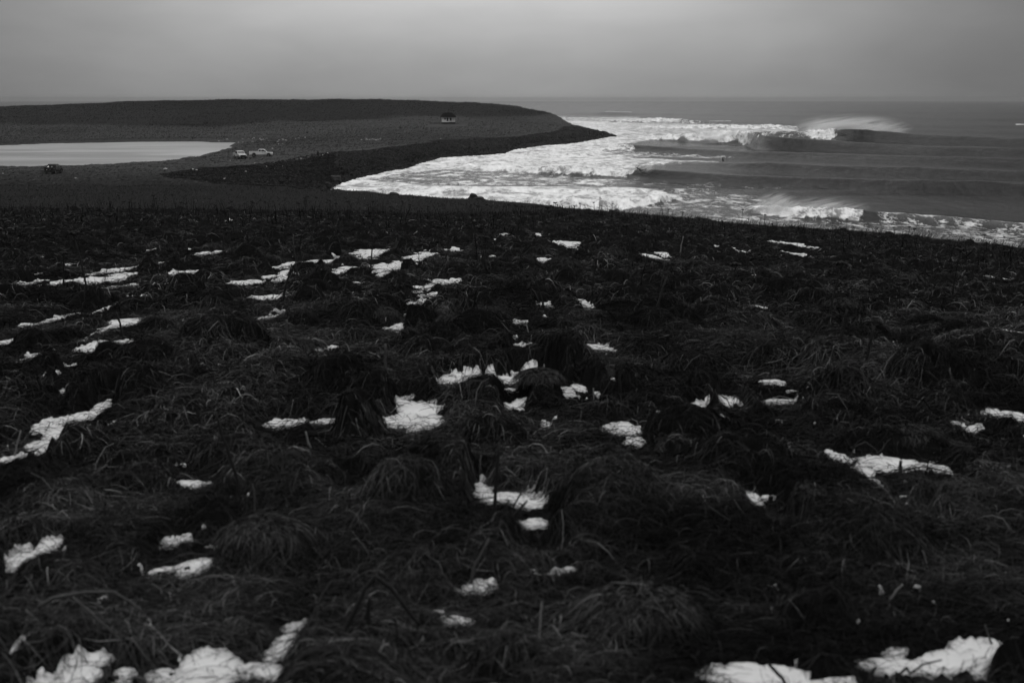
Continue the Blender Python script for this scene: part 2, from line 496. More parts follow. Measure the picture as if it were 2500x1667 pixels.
und = hollow(GX, GY, GS, SH) + fbm(GX * 3.0, GY * 3.0, 2, 21) * 0.03
near_f = 1 - sstep(115, 150, GY)
und = und * near_f * sstep(-2, 3, GY)
und += fbm(GX * 0.12, GY * 0.12, 4, 31) * (0.25 * sstep(110, 200, GY))
wl = sstep(-1.5, -0.2, GB) * (1 - sstep(0.8, 2.5, GB)) * (GY > 260)
und += fbm(GX * 0.30, GY * 0.12, 5, 35, 0.7) * 2.2 * wl
hillf = sstep(640, 780, GY)
und += fbm(GX * 0.045, GY * 0.045, 4, 41) * hillf * 0.8 + fbm(GX * 0.5, GY * 0.5, 2, 45) * hillf * 0.35
dome = np.zeros_like(GX)
for (x, y, r, h) in hum:
    r2 = r * 1.35
    a, b = np.searchsorted(Yr, [y - r2, y + r2 + 1e-6])
    if b <= a:
        continue
    c, d = np.searchsorted(vr, [(x - r2) / (y + 40) - 1e-4, (x + r2) / (y + 40) + 1e-4])
    c, d = max(c - 1, 0), min(d + 1, NCc)
    q = 1 - ((GX[a:b, c:d] - x) ** 2 + (GY[a:b, c:d] - y) ** 2) / (r2 * r2)
    q = np.clip(q, 0, 1)
    dome[a:b, c:d] = np.maximum(dome[a:b, c:d], h * q ** 0.8)
dome *= (1 - sstep(0.3, 0.55, SH) * (np.where(GS > 0.3, 1.0, 0.75)))
# pond basin
psd = poly_sd(GX, GY, POND_W) + fbm(GX * 0.10, GY * 0.05, 5, 71, 0.6) * 9.0
GZ = GB + und * sstep(-12, -1, -psd + 0) * 1.0 if False else GB + und * (1 - sstep(-8, 0, psd) * 0.85)
GZ = np.where(psd > -6, np.minimum(GZ, PONDZ + 0.35 * np.clip(-psd, -6, 6) / 1.0 + 0.0), GZ)
GZ = np.where(psd > 0, np.minimum(GZ, PONDZ - 0.25), GZ)
GZ0 = GZ.copy()
GZ += dome


def gz(X, Y, G=None):
    G = GZ if G is None else G
    X = np.asarray(X, float)
    Y = np.asarray(Y, float)
    v = np.clip(X / (Y + 40), vr[0], vr[-1] - 1e-9)
    i = np.clip(np.searchsorted(Yr, Y) - 1, 0, NRr - 2)
    j = np.clip(np.searchsorted(vr, v) - 1, 0, NCc - 2)
    fy = np.clip((Y - Yr[i]) / (Yr[i + 1] - Yr[i]), 0, 1)
    fx = np.clip((v - vr[j]) / (vr[j + 1] - vr[j]), 0, 1)
    return (G[i, j] * (1 - fx) + G[i, j + 1] * fx) * (1 - fy) + (G[i + 1, j] * (1 - fx) + G[i + 1, j + 1] * fx) * fy


# ground tone (its own albedo): near soil and litter, flat grass, pebbles, brush on the hill
gpx, gpy = to_px(GX, np.maximum(GY, 2.6), GB)
ROCKP = [(390, 423), (470, 411), (600, 401), (700, 392), (754, 383), (828, 371), (923, 362), (1048, 348), (1146, 340), (1265, 332), (1340, 322), (1385, 312), (1400, 303), (1420, 306), (1460, 314), (1530, 326), (1540, 340), (1400, 360),
         (1260, 375), (1100, 395), (1040, 415), (920, 430), (850, 452), (828, 458), (700, 455), (560, 450), (480, 440), (400, 432)]
wob = fbm(GX * 0.09, GY * 0.03, 4, 77)
rsd = poly_sd(gpx, gpy + wob * 9 * sstep(100, 250, GY), ROCKP)
rock = sstep(-1.5, 2.0, rsd) * (GY > 150)
tone = np.full(GX.shape, 0.0035)
flat = sstep(118, 160, GY)
tone = tone * (1 - flat) + 0.012 * flat
lg = sstep(225, 330, GY)
tone = tone * (1 - lg) + 0.038 * lg
# brush line on the hill: rows above it are dark
bx = np.array([-900, 0, 150, 330, 500, 600, 700, 800, 850, 900, 1000, 1087, 1250, 1400, 1600])
by = np.array([300, 303, 303, 304, 309, 303, 298, 297, 292, 288, 285, 284, 284, 282, 280])
bl = np.interp(gpx, bx, by) + fbm(GX * 0.02, GY * 0.02, 4, 91) * 5
brush = sstep(-4.5, 4.5, bl - gpy + fbm(GX * 0.06, GY * 0.05, 4, 93) * 6) * (GY > 500)
tone = tone * (1 - brush) + 0.014 * brush
tone *= 1 + fbm(GX * 0.02, GY * 0.008, 5, 95) * 0.45 * sstep(150, 250, GY)
bank = np.exp(-((psd + 14) / 10.0) ** 2) * (GY > 450)
tone *= 1 - 0.35 * bank
tone = tone * (1 - rock) + 0.001 * rock
tone = np.maximum(tone, 0.0008)

m_ground = mat_grey("ground_turf", 0.03, 0.95, 0.55, 1.3, 0.06, attr='tone', spec=0.02)
# finer speckle for the ground: second noise over the first
t = m_ground.node_tree
g_obj = np_mesh("ground", np.stack([GX, GY, GZ], -1).reshape(-1, 3), grid_quads(NRr, NCc), m_ground, {'tone': tone})
tag(g_obj, "dark rough coastal ground with hummocks, a low spit and a headland", kind='structure')

# ------------------------------------------------------------------ sea
# rows follow equal steps of the sight angle so that far water has as many faces as near water
rowpy = np.concatenate([np.arange(1000, 620, -6.0), np.arange(620, 560, -2.0), np.arange(560, 470, -0.42), np.arange(470, 300, -0.18), np.arange(300, 262, -0.25), np.arange(262, 247.9, -0.2)])
SY = -CAMZ / slope(rowpy)
su = np.concatenate([np.linspace(-0.9, -0.14, 60)[:-1], np.linspace(-0.14, 0.40, 760)[:-1], np.linspace(0.40, 0.9, 40)])
WY = np.repeat(SY[:, None], len(su), 1)
WX = su[None, :] * (WY + 20)
WU = WX / WY
spx, spy = to_px(WX, WY, np.zeros_like(WX))
WZ = np.zeros_like(WX)
foam = np.zeros_like(WX)

# (points (column, row, crest height), front width, back width, whitewater span or None)
def crest(P, WU):
    """smooth crest distance and height along the wave"""
    Yc = (P[:, 2] - CAMZ) / slope(P[:, 1])
    uc = lat(P[:, 0], P[:, 1])
    g_ = np.linspace(-0.9, 0.9, 6001)
    y_ = np.interp(g_, uc, Yc)
    a_ = np.interp(g_, uc, P[:, 2], left=0, right=P[-1, 2])
    y_ = y_ + 0.0
    for _ in range(3):
        kk = np.ones(41) / 41
        y_ = np.convolve(np.pad(y_, 20, mode='edge'), kk, 'valid')
        kk = np.ones(25) / 25
        a_ = np.convolve(np.pad(a_, 12, mode='edge'), kk, 'valid')
    return np.interp(WU, g_, y_), np.interp(WU, g_, a_), uc


WAVES = [
    ([(1130, 405, 0.35), (1180, 406, 0.7), (1300, 409, 1.15), (1400, 412, 1.4), (1500, 415, 1.2), (1545, 417, 1.2), (1572, 411, 2.0), (1590, 413.5, 2.0), (1650, 417, 1.9), (1700, 420, 1.8), (1800, 427, 1.6), (2000, 436, 1.35), (2200, 443, 1.2), (2500, 452, 1.1), (2900, 462, 1.0)], 8.0, 16.0, (1000, 1558)),
    ([(1400, 396, 0.2), (1606, 396, 0.35), (1700, 397, 0.6), (1800, 398, 1.2), (1865, 397, 1.5), (2008, 404.5, 1.35), (2246, 410, 1.3), (2500, 418, 1.25), (2900, 430, 1.2)], 10.0, 20.0, None),
    ([(1240, 370, 0.3), (1340, 374, 0.8), (1440, 376, 0.6), (1500, 358, 0.4)], 7.0, 16.0, None),
    ([(1480, 362, 0.3), (1515, 356, 1.6), (1555, 353, 1.9), (1593, 356.5, 1.9), (1683, 363, 1.5), (1800, 369, 1.4), (1964, 373, 1.3), (2217, 381, 1.2), (2500, 387, 1.2), (2900, 398, 1.2)], 11.0, 22.0, (1400, 1545)),
    ([(1560, 335, 0.4), (1620, 333, 1.6), (1700, 327, 2.9), (1790, 320, 4.2), (1830, 324, 4.0), (1850, 330, 3.9), (1862, 332, 4.0), (1900, 334, 3.7), (1979, 340, 3.0), (2098, 348, 2.3), (2306, 358, 1.9), (2500, 363, 1.8), (2900, 372, 1.7)], 13.0, 28.0, (1500, 1848)),
    ([(1780, 326, 0.5), (1850, 322, 1.8), (1940, 320, 2.6), (2000, 322, 2.8), (2045, 317, 3.8), (2062, 316, 4.2), (2127, 317, 3.9), (2276, 330, 2.6), (2500, 339, 2.2), (2900, 348, 2.0)], 15.0, 32.0, (1955, 2048)),
    ([(1560, 309, 0.6), (1680, 307, 1.5), (1750, 307, 1.6), (1850, 306, 1.8), (1930, 308, 1.6), (1980, 311, 1.0), (2100, 314, 0.8), (2500, 322, 0.9), (2900, 328, 0.9)], 15.0, 32.0, (1500, 1948)),
    ([(1480, 296, 0.6), (1560, 292, 2.0), (1610, 288, 3.2), (1650, 290, 2.8), (1700, 296, 1.4), (1800, 298, 1.0), (2200, 304, 1.0), (2900, 312, 1.0)], 20.0, 40.0, (1500, 1690)),
    ([(1330, 277, 0.8), (1440, 275, 2.2), (1500, 274, 2.6), (1560, 276, 2.0), (1700, 279, 1.3), (2000, 283, 1.4), (2400, 289, 1.6), (2900, 294, 1.2)], 28.0, 60.0, None),
    ([(1300, 266, 1.0), (1700, 268, 1.8), (2100, 272, 2.0), (2500, 276, 1.6), (2900, 280, 1.4)], 40.0, 90.0, None),
    ([(900, 462, 0.3), (1000, 462, 0.5), (1110, 460, 0.7), (1170, 458, 0.8), (1230, 462, 0.4)], 5.0, 9.0, (880, 1220)),
    ([(1180, 480, 0.3), (1260, 484, 0.5), (1340, 487, 0.8), (1450, 491, 1.0), (1560, 486, 1.0), (1620, 480, 0.9), (1645, 478, 0.6), (1680, 478, 0.15)], 5.0, 10.0, (1150, 1640)),
    ([(1820, 512, 0.2), (1850, 505, 0.9), (1920, 508, 1.2), (2000, 510, 1.35), (2060, 513, 1.4), (2110, 515, 1.3), (2150, 518, 1.1), (2200, 521, 0.9), (2300, 528, 0.8), (2400, 538, 0.7), (2500, 548, 0.7), (2900, 580, 0.6)], 4.5, 9.0, (1835, 2115)),
]
turb = fbm(WX * 0.25, WY * 0.10, 5, 5, 0.6)
turb2 = fbm(WX * 0.9, WY * 0.30, 4, 15, 0.6)
for wi_, (pts, wf, wb, ww) in enumerate(WAVES):
    P = np.array(pts, float)
    P[:, 2] *= 1.0 + (0.32 if wi_ in (0, 1, 3) else 0.18) * sstep(1620, 1900, P[:, 0]) * (wi_ in (0, 1, 3, 4, 5))
    wf *= 0.60
    Ycu, A, uc = crest(P, WU)
    wobn = fbm(WX * 0.03, WY * 0.0 + 3.3, 3, int(P[0, 1])) * wf * 0.25
    d = WY - Ycu - wobn
    fr_s = np.where(d < 0, np.exp(-np.abs(d / wf) ** 2.2), np.exp(-np.abs(d / wb) ** 1.8))
    # unbroken swell: steepest just under the crest, easing out into the trough; long gentle back
    fr_c = np.where(d < 0, np.exp(-np.abs(d / (wf * 0.95)) ** 1.7), np.exp(-np.abs(d / wb) ** 1.35))
    broken = 0.0
    if ww:
        cpx0 = np.interp(WU, uc, P[:, 0])
        broken = 1 - sstep(ww[1] - 40, ww[1] + 5, cpx0)
    fr = fr_c * (1 - broken) + fr_s * broken
    h = A * fr * (1 + 0.12 * fbm(WX * 0.12, WY * 0.03, 3, 7))
    # a trough in front of the crest
    h -= 0.10 * A * np.exp(-((d + wf * 2.6) / (wf * 1.4)) ** 2)
    if ww:
        cpx = np.interp(WU, uc, P[:, 0])
        wwm = sstep(ww[0] - 30, ww[0] + 30, cpx) * (1 - sstep(ww[1] - (60 if ww[1] in (1948, 1690) else 5), ww[1] + (40 if ww[1] in (1948, 1690) else 4), cpx + turb * 22 + turb2 * 14 + np.clip(-d / wf, 0, 2) ** 0.7 * (24 if ww[1] == 1558 else 14))) * (WU > uc[0]) * (WU < uc[-1])
        f_ = wwm * np.where(d < 0, 1 - sstep(wf * 1.0, wf * 1.5, -d + turb * wf * 0.6), 1 - sstep(wb * 0.9, wb * 2.0, d))
        foam = np.maximum(foam, f_)
        h = h + wwm * fr * (turb * 0.75 + turb2 * 0.32) * np.minimum(A, 2.4) * (1.0 - 0.85 * np.exp(-((cpx - 1550) / 45.0) ** 2) * (wi_ == 0))
    WZ = WZ + h
    if ww and ww[1] in (2115,):
        cpx = np.interp(WU, uc, P[:, 0])
        f_ = 0.47 * sstep(2110, 2160, cpx) * np.exp(-np.where(d < 0, d / (wf * 1.8), d / (wb * 0.5)) ** 2)
        foam = np.maximum(foam, f_)

FOAMP = [
    # polygon (column, row on the water plane), amount, softness in rows
    ([(780, 470), (815, 440), (800, 425), (900, 405), (1000, 390), (1060, 370), (1240, 350), (1400, 335), (1440, 322), (1400, 305), (1360, 296), (1400, 294), (1500, 297), (1600, 300), (1700, 303), (1850, 306), (1950, 310), (1945, 322), (1850, 326),
      (1700, 330), (1620, 334), (1590, 342), (1540, 352), (1490, 358), (1480, 372), (1540, 384), (1640, 392), (1700, 399), (1640, 404), (1570, 408), (1545, 424), (1450, 432), (1300, 425), (1180, 419), (1080, 415), (1000, 420), (900, 437), (850, 455)], 0.93, 4.0),
    ([(780, 470), (800, 440), (900, 437), (1000, 449), (1100, 453), (1220, 456), (1400, 457), (1540, 459), (1620, 468), (1660, 480), (1640, 492), (1500, 515), (1300, 515), (1100, 500), (900, 480)], 0.86, 3.0),
    ([(880, 440), (1000, 418), (1100, 414), (1300, 426), (1450, 434), (1520, 437), (1500, 456), (1250, 456), (1000, 452)], 0.40, 4.0),
    ([(1450, 436), (1560, 434), (1750, 447), (1950, 455), (1900, 468), (1650, 462), (1450, 457)], 0.20, 5.0),
    ([(1560, 466), (1700, 462), (1850, 478), (1900, 500), (1860, 545), (1600, 535), (1450, 510), (1640, 490)], 0.32, 6.0),
    ([(1500, 505), (1700, 520), (1900, 530), (2150, 528), (2150, 570), (1800, 560), (1500, 525)], 0.30, 5.0),
    ([(2080, 520), (2200, 524), (2500, 552), (2700, 570), (2700, 640), (2300, 600), (2080, 570)], 0.31, 6.0),
    ([(1480, 364), (1700, 372), (1900, 380), (1900, 386), (1650, 386), (1500, 384)], 0.42, 4.0),
    ([(1600, 392), (1750, 396), (1760, 404), (1640, 404)], 0.5, 4.0),
    ([(1840, 322), (1960, 322), (2060, 330), (2000, 340), (1860, 336)], 0.5, 4.0),
    ([(1300, 283), (1560, 286), (1600, 300), (1360, 302)], 0.55, 3.0),
    ([(1480, 272.5), (1540, 272.5), (1545, 275), (1475, 275)], 0.5, 1.5),
    ([(1735, 295), (1785, 294.5), (1785, 297.5), (1730, 297.5)], 0.75, 1.0),
    ([(1480, 292), (1530, 291), (1535, 294.5), (1480, 295)], 0.8, 1.0),
    ([(2480, 302), (2540, 302), (2540, 305), (2480, 305)], 0.8, 1.0),
]
big = fbm(WX * 0.03, WY * 0.012, 4, 55)
for pl, amt, soft in FOAMP:
    sd = poly_sd(spx * 0.35, spy + big * 3.0, [(a * 0.35, b) for a, b in pl])
    a_ = amt
    if amt == 0.93:   # farther out the old foam is thinner
        a_ = amt - 0.30 * sstep(1430, 1620, spx) + 0.10 * fbm(WX * 0.04, WY * 0.02, 4, 58)
    foam = np.maximum(foam, a_ * sstep(-soft, soft, sd))
# clear unbroken faces stay clear of the neighbouring foam fields
for pts, wf, wb, ww in [WAVES[3], WAVES[4], WAVES[5], WAVES[0]]:
    P = np.array(pts, float)
    P[:, 2] *= 1.0 + 0.25 * sstep(1620, 1900, P[:, 0])
    wf *= 0.75
    Yc_, A_, uc = crest(P, WU)
    d = WY - Yc_
    cpx = np.interp(WU, uc, P[:, 0])
    clear = sstep(ww[1] - 2, ww[1] + 7, cpx + np.clip(-d / wf, 0, 2) ** 0.7 * (24 if ww[1] == 1558 else 14) + turb * 22 + turb2 * 14) * np.exp(-np.where(d < 0, d / (wf * 1.3), d / (wb * 0.12)) ** 4)
    foam = foam * (1 - 0.93 * clear)

# open-water chop, long crested across the view
fade = 1 - sstep(2500, 6000, WY)
sh = sstep(100, 200, WY)
chop = fbm(WX * 0.07, WY * 0.11, 4, 61) * 0.05 + fbm(WX * 0.018, WY * 0.03, 3, 66) * 0.35 * sstep(600, 1300, WY)
WZ += chop * fade
WZ += fbm(WX * 0.30, WY * 0.13, 4, 71, 0.65) * 0.04 * (1 - sstep(600, 1500, WY)) + fbm(WX * 0.10, WY * 0.045, 4, 73, 0.65) * 0.30 * sstep(650, 1500, WY) * fade
WZ += sstep(0.45, 1.0, foam) * (turb * 0.22 + turb2 * 0.16) * (1 - sstep(700, 1400, WY))
# wash thins out on the beach
land = base_z(WX, np.minimum(WY, 1240)).reshape(WX.shape)
WZ = WZ * (1 - sstep(-2.0, 0.2, land) * 0.7)
foam = np.clip(foam, 0, 1)

m_sea = bpy.data.materials.new("sea_water")
m_sea.use_nodes = True
t = m_sea.node_tree
b = t.nodes['Principled BSDF']
tcn = N(t, 'ShaderNodeNewGeometry')
pos = tcn.outputs['Position']
fa = N(t, 'ShaderNodeAttribute', attribute_name='foam').outputs['Fac']
nA = noise(t, scaled(t, pos, (0.16, 0.09, 0.3)), 1.0, 7.0, 0.62, 0.8)
nB = noise(t, scaled(t, pos, (0.6, 0.22, 0.6)), 1.0, 5.0, 0.55, 0.6)
vor = N(t, 'ShaderNodeTexVoronoi', feature='DISTANCE_TO_EDGE')
wv = N(t, 'ShaderNodeVectorMath', operation='ADD')
t.links.new(scaled(t, pos, (0.22, 0.10, 0.2)), wv.inputs[0])
nV = N(t, 'ShaderNodeTexNoise')
t.links.new(scaled(t, pos, (0.3, 0.15, 0.3)), nV.inputs['Vector'])
nV.inputs['Detail'].default_value = 4
t.links.new(scaled(t, nV.outputs['Color'], (2.2, 2.2, 0)), wv.inputs[1])
t.links.new(wv.outputs[0], vor.inputs['Vector'])
vor.inputs['Scale'].default_value = 1.0
web = mrange(t, vor.outputs['Distance'], 0.0, 0.20, 1.0, 0.0)
pat = mth(t, 'ADD', mth(t, 'ADD', mth(t, 'MULTIPLY', nA, 1.0), mth(t, 'MULTIPLY', nB, 0.8)), mth(t, 'SUBTRACT', mth(t, 'MULTIPLY', web, 0.16), 0.27))
# pat lies around 0.5..0.9
k = mth(t, 'SUBTRACT', pat, mth(t, 'SUBTRACT', 0.88, mth(t, 'MULTIPLY', fa, 0.38)))
mask = mrange(t, k, -0.10, 0.20)
mask = mth(t, 'MULTIPLY', mask, mrange(t, fa, 0.05, 0.42))
# thin milky film of aerated water between the streaks
film = mth(t, 'MULTIPLY', mrange(t, fa, 0.2, 1.0), 0.40)
mask = mth(t, 'MAXIMUM', mask, film)
foamcol = mth(t, 'ADD', 0.60, mth(t, 'MULTIPLY', mth(t, 'SUBTRACT', nB, 0.5), 0.6))
foamcol = mth(t, 'ADD', foamcol, mth(t, 'MULTIPLY', mth(t, 'SUBTRACT', nA, 0.5), 0.6))
col = N(t, 'ShaderNodeMix', data_type='FLOAT')
t.links.new(mask, col.inputs[0])
col.inputs[2].default_value = 0.004
t.links.new(foamcol, col.inputs[3])
cc = N(t, 'ShaderNodeCombineColor')
for i in range(3):
    t.links.new(col.outputs[0], cc.inputs[i])
t.links.new(cc.outputs[0], b.inputs['Base Color'])
rg = N(t, 'ShaderNodeMix', data_type='FLOAT')
t.links.new(mask, rg.inputs[0])
rg.inputs[2].default_value = 0.11
rg.inputs[3].default_value = 0.95
t.links.new(rg.outputs[0], b.inputs['Roughness'])
b.inputs['IOR'].default_value = 1.33
sp = N(t, 'ShaderNodeMix', data_type='FLOAT')
t.links.new(mask, sp.inputs[0])
sp.inputs[2].default_value = 0.42
sp.inputs[3].default_value = 0.1
t.links.new(sp.outputs[0], b.inputs['Specular IOR Level'])
rip1 = noise(t, scaled(t, pos, (0.40, 0.14, 0.5)), 1.0, 6.0, 0.65, 0.2)
rip2 = noise(t, scaled(t, pos, (0.07, 0.016, 0.1)), 1.0, 6.0, 0.68)
hsum = mth(t, 'ADD', mth(t, 'MULTIPLY', rip1, 2.0), mth(t, 'MULTIPLY', rip2, 1.5))
rip3 = noise(t, scaled(t, pos, (0.02, 0.0035, 0.1)), 1.0, 3.0, 0.5)
hsum = mth(t, 'ADD', hsum, mth(t, 'MULTIPLY', rip3, 14.0))
hsum = mth(t, 'ADD', hsum, mth(t, 'MULTIPLY', mth(t, 'MULTIPLY', nB, mask), 0.5))
bn = N(t, 'ShaderNodeBump')
bn.inputs['Strength'].default_value = 0.9
bn.inputs['Distance'].default_value = 0.30
t.links.new(hsum, bn.inputs['Height'])
t.links.new(bn.outputs[0], b.inputs['Normal'])
b.inputs['Specular IOR Level'].default_value = 0.0
for l in list(b.inputs['Specular IOR Level'].links):
    t.links.remove(l)
b.inputs['Specular IOR Level'].default_value = 0.0
gl = N(t, 'ShaderNodeBsdfGlossy')
t.links.new(rg.outputs[0], gl.inputs['Roughness'])
gl.inputs['Color'].default_value = (0.60, 0.60, 0.60, 1)
t.links.new(bn.outputs[0], gl.inputs['Normal'])
frn = N(t, 'ShaderNodeFresnel')
frn.inputs['IOR'].default_value = 1.33
t.links.new(bn.outputs[0], frn.inputs['Normal'])
mx = N(t, 'ShaderNodeMixShader')
t.links.new(mth(t, 'MULTIPLY', frn.outputs[0], mth(t, 'SUBTRACT', 1.0, mth(t, 'MULTIPLY', mask, 0.95))), mx.inputs[0])
t.links.new(b.outputs[0], mx.inputs[1])
t.links.new(gl.outputs[0], mx.inputs[2])
t.links.new(mx.outputs[0], t.nodes['Material Output'].inputs['Surface'])
sea = np_mesh("sea", np.stack([WX, WY, WZ], -1).reshape(-1, 3), grid_quads(len(SY), len(su)), m_sea, {'foam': foam})
tag(sea, "grey wind-blown sea with lines of swell and white broken surf", kind='structure')

# ------------------------------------------------------------------ pond
m_pond = mat_grey("pond_ice", 0.25, 0.35, 0.0, 1.0, spec=0.5)
t = m_pond.node_tree
b = t.nodes['Principled BSDF']
ge = N(t, 'ShaderNodeNewGeometry')
a1 = noise(t, scaled(t, ge.outputs['Position'], (0.016, 0.05, 1)), 1.0, 5.0, 0.55, 1.2)
a2 = noise(t, scaled(t, ge.outputs['Position'], (0.06, 0.12, 1)), 1.0, 5.0, 0.6, 0.3)
vv = mth(t, 'ADD', mth(t, 'MULTIPLY', mrange(t, a1, 0.40, 0.66), 0.13), mth(t, 'ADD', 0.115, mth(t, 'MULTIPLY', a2, 0.08)))
cc = N(t, 'ShaderNodeCombineColor')
for i in range(3):
    t.links.new(vv, cc.inputs[i])
t.links.new(cc.outputs[0], b.inputs['Base Color'])
pc = POND_W.mean(0)
far_ = POND_W + (POND_W - pc) / np.linalg.norm(POND_W - pc, axis=1)[:, None] * 3.0
bm = bmesh.new()
vs = [bm.verts.new((x, y, PONDZ)) for x, y in far_]
f_ = bm.faces.new(vs)
bmesh.ops.triangulate(bm, faces=[f_])
pond = bm_obj("pond", bm, m_pond)
tag(pond, "still pale grey pond on the flat land behind the beach", kind='structure')

# ------------------------------------------------------------------ snow
m_snow = mat_grey("snow", 0.45, 0.85, 0.25, 5.0, 0.02, spec=0.2)
un = np.arange(-0.40, 0.40, 0.0011)
yn = [3.2]
while yn[-1] < 112:
    yn.append(yn[-1] * 1.0065)
yn = np.array(yn)
NX = un[None, :] * yn[:, None]
NY = np.repeat(yn[:, None], len(un), 1)
NS = snow_field(NX, NY)
nz_ = fbm(NX * 9.0, NY * 6.0, 5, 101, 0.65) * 0.55 + fbm(NX * 1.6, NY * 1.2, 4, 108, 0.6) * 0.65
S2 = NS + nz_ * (0.35 + 0.65 * sstep(0.1, 0.5, NS))
bz = gz(NX, NY, GZ0)
scl = 0.075 + 0.0045 * NY
NZ = bz + scl * np.minimum(S2 - 0.5, 0.16 + 0.12 * (S2 - 0.66)) + fbm(NX * 2.2, NY * 2.2, 3, 120) * 0.018 * sstep(0.45, 0.6, S2)
q = grid_quads(len(yn), len(un))
keep = ((NS.ravel() > 0.12) & (S2.ravel() > 0.25))[q].all(1)
q = q[keep]
used, inv = np.unique(q, return_inverse=True)
V = np.stack([NX, NY, NZ], -1).reshape(-1, 3)[used]
snow = np_mesh("snow", V, inv.reshape(-1, 4), m_snow)
tag(snow, "old snow left in ragged patches in the hollows of the grass", "snow", kind='stuff')

# ------------------------------------------------------------------ grass blades


def blades(name, X, Y, L, head, curl, lift, width, tonev, mat, seg=4, gf=gz, parent=None, droop=None):
    """curved ribbons that follow the ground; lift = height of the arch above it"""
    n = len(X)
    ts = np.linspace(0, 1, seg + 1)
    ang = head[:, None] + curl[:, None] * ts[None, :]
    dx = np.cos(ang) * (L / seg)[:, None]
    dy = np.sin(ang) * (L / seg)[:, None]
    PX = X[:, None] + np.concatenate([np.zeros((n, 1)), np.cumsum(dx[:, :-1], 1)], 1)
    PY = Y[:, None] + np.concatenate([np.zeros((n, 1)), np.cumsum(dy[:, :-1], 1)], 1)
    arch = np.sin(np.pi * np.clip(ts, 0, 1) ** 0.8)[None, :] * lift[:, None] if droop is None else (ts ** 0.8)[None, :] * lift[:, None]
    PZ = gf(PX, PY) + arch + 0.004
    wd = (width[:, None] * (1.0 - 0.75 * ts[None, :] ** 2)) * 0.5
    # ribbon lies across its heading, tilted at random
    sx, sy = -np.sin(ang), np.cos(ang)
    tl = rng.uniform(-1.0, 1.0, n)[:, None]
    wx, wy, wz = sx * wd * np.sqrt(1 - tl * tl * 0.8), sy * wd * np.sqrt(1 - tl * tl * 0.8), wd * tl
    A = np.stack([PX - wx, PY - wy, PZ - wz], -1)
    B = np.stack([PX + wx, PY + wy, PZ + wz], -1)
    V = np.stack([A, B], 2).reshape(n, -1, 3)
    base = np.arange(n)[:, None, None] * (2 * (seg + 1))
    s = np.arange(seg)[None, :, None] * 2
    Q = base + s + np.array([0, 1, 3, 2])[None, None, :]
    tn = np.repeat(tonev, 2 * (seg + 1))
    return np_mesh(name, V.reshape(-1, 3), Q.reshape(-1, 4), mat, {'tone': tn}, parent=parent)


m_grass = mat_grey("dead_grass", 0.05, 0.85, 0.2, 2.0, attr='tone', spec=0.02)


def scatter(n, Y0, Y1, um=0.40, power=2.0):
    Y = rng.uniform(Y0 ** power, Y1 ** power, n) ** (1 / power)
    X = rng.uniform(-um, um, n) * Y + rng.uniform(-0.6, 0.6, n)
    return X, Y


def tones(n, lo=0.018, hi=0.055, pale=0.04, paleness=0.17):
    lo, hi, paleness = lo * 0.25, hi * 0.75, paleness * 0.9
    v = lo + (hi - lo) * rng.random(n) ** 1.8
    p = rng.random(n) < pale
    v[p] = rng.uniform(hi, paleness, p.sum())
    return v


gi = 0


def grass_layer(n, Y0, Y1, L0, L1, w, lift0, lift1, snowkeep=0.05, upr=False, lo=0.018, hi=0.055, pale=0.05, paleness=0.17, um=0.40, cond=None, gf=gz, seg=4, name="grass"):
    X, Y = scatter(n, Y0, Y1, um)
    S = snow_field(X, Y)
    k = (S < 0.42) | ((S < 0.72) & (rng.random(n) < 0.4)) | (rng.random(n) < snowkeep)
    if cond is not None:
        k &= cond(X, Y)
    X, Y = X[k], Y[k]
    n = len(X)
    flow = fbm(X * 0.9, Y * 0.9, 3, 201) * 5.0 + 0.35        # matted by the wind into swirls
    head = flow + rng.normal(0, 1.5, n)
    curl = rng.normal(0, 1.1, n)
    L = rng.uniform(L0, L1, n)
    lf = rng.uniform(lift0, lift1, n) * (0.3 + 0.9 * rng.random(n) ** 2)
    patch = 0.3 + 1.5 * sstep(-0.45, 0.6, fbm(X * 1.3, Y * 1.0, 4, 211, 0.6)) ** 1.3
    return X, Y, L, head, curl, lf, np.full(n, w) * rng.uniform(0.6, 1.3, n), tones(n, lo, hi, pale, paleness) * patch


def merge(*ls):
    return [np.concatenate(z) for z in zip(*ls)]


parts = merge(
    grass_layer(120000, 2.8, 8, 0.07, 0.27, 0.0024, 0.006, 0.06),
    grass_layer(190000, 8, 20, 0.10, 0.34, 0.0042, 0.01, 0.08),
    grass_layer(170000, 20, 48, 0.14, 0.44, 0.0085, 0.015, 0.12),
    grass_layer(110000, 48, 128, 0.22, 0.60, 0.019, 0.03, 0.19),
)
X, Y, L, hd, cu, lf, wd, tn = parts
# blades on hummocks fall away from the crown
from_h = np.full(len(X), -1)
bo = np.argsort(Y)
Ys_, Xs_ = Y[bo], X[bo]
for hi_, (x, y, r, h) in enumerate(hum):
    a, b_ = np.searchsorted(Ys_, [y - r, y + r])
    dd = (Xs_[a:b_] - x) ** 2 + (Ys_[a:b_] - y) ** 2 < (r * 1.05) ** 2
    from_h[bo[a:b_][dd]] = hi_
on = from_h >= 0
cx_, cy_ = hum[from_h[on], 0], hum[from_h[on], 1]
hd[on] = np.arctan2(Y[on] - cy_, X[on] - cx_) + rng.normal(0, 1.25, on.sum()) + 0.3
cu[on] *= 0.8
L[on] = np.minimum(L[on], hum[from_h[on], 2] * 0.62)
lf[on] *= 0.6
htone = 0.8 + 1.5 * rng.random(len(hum)) ** 1.5
tn[on] *= htone[from_h[on]]
gr = blades("grass", X, Y, L, hd, cu, lf, wd, tn, m_grass)
tag(gr, "dark matted dead grass covering the foreground field", "grass", kind='stuff')

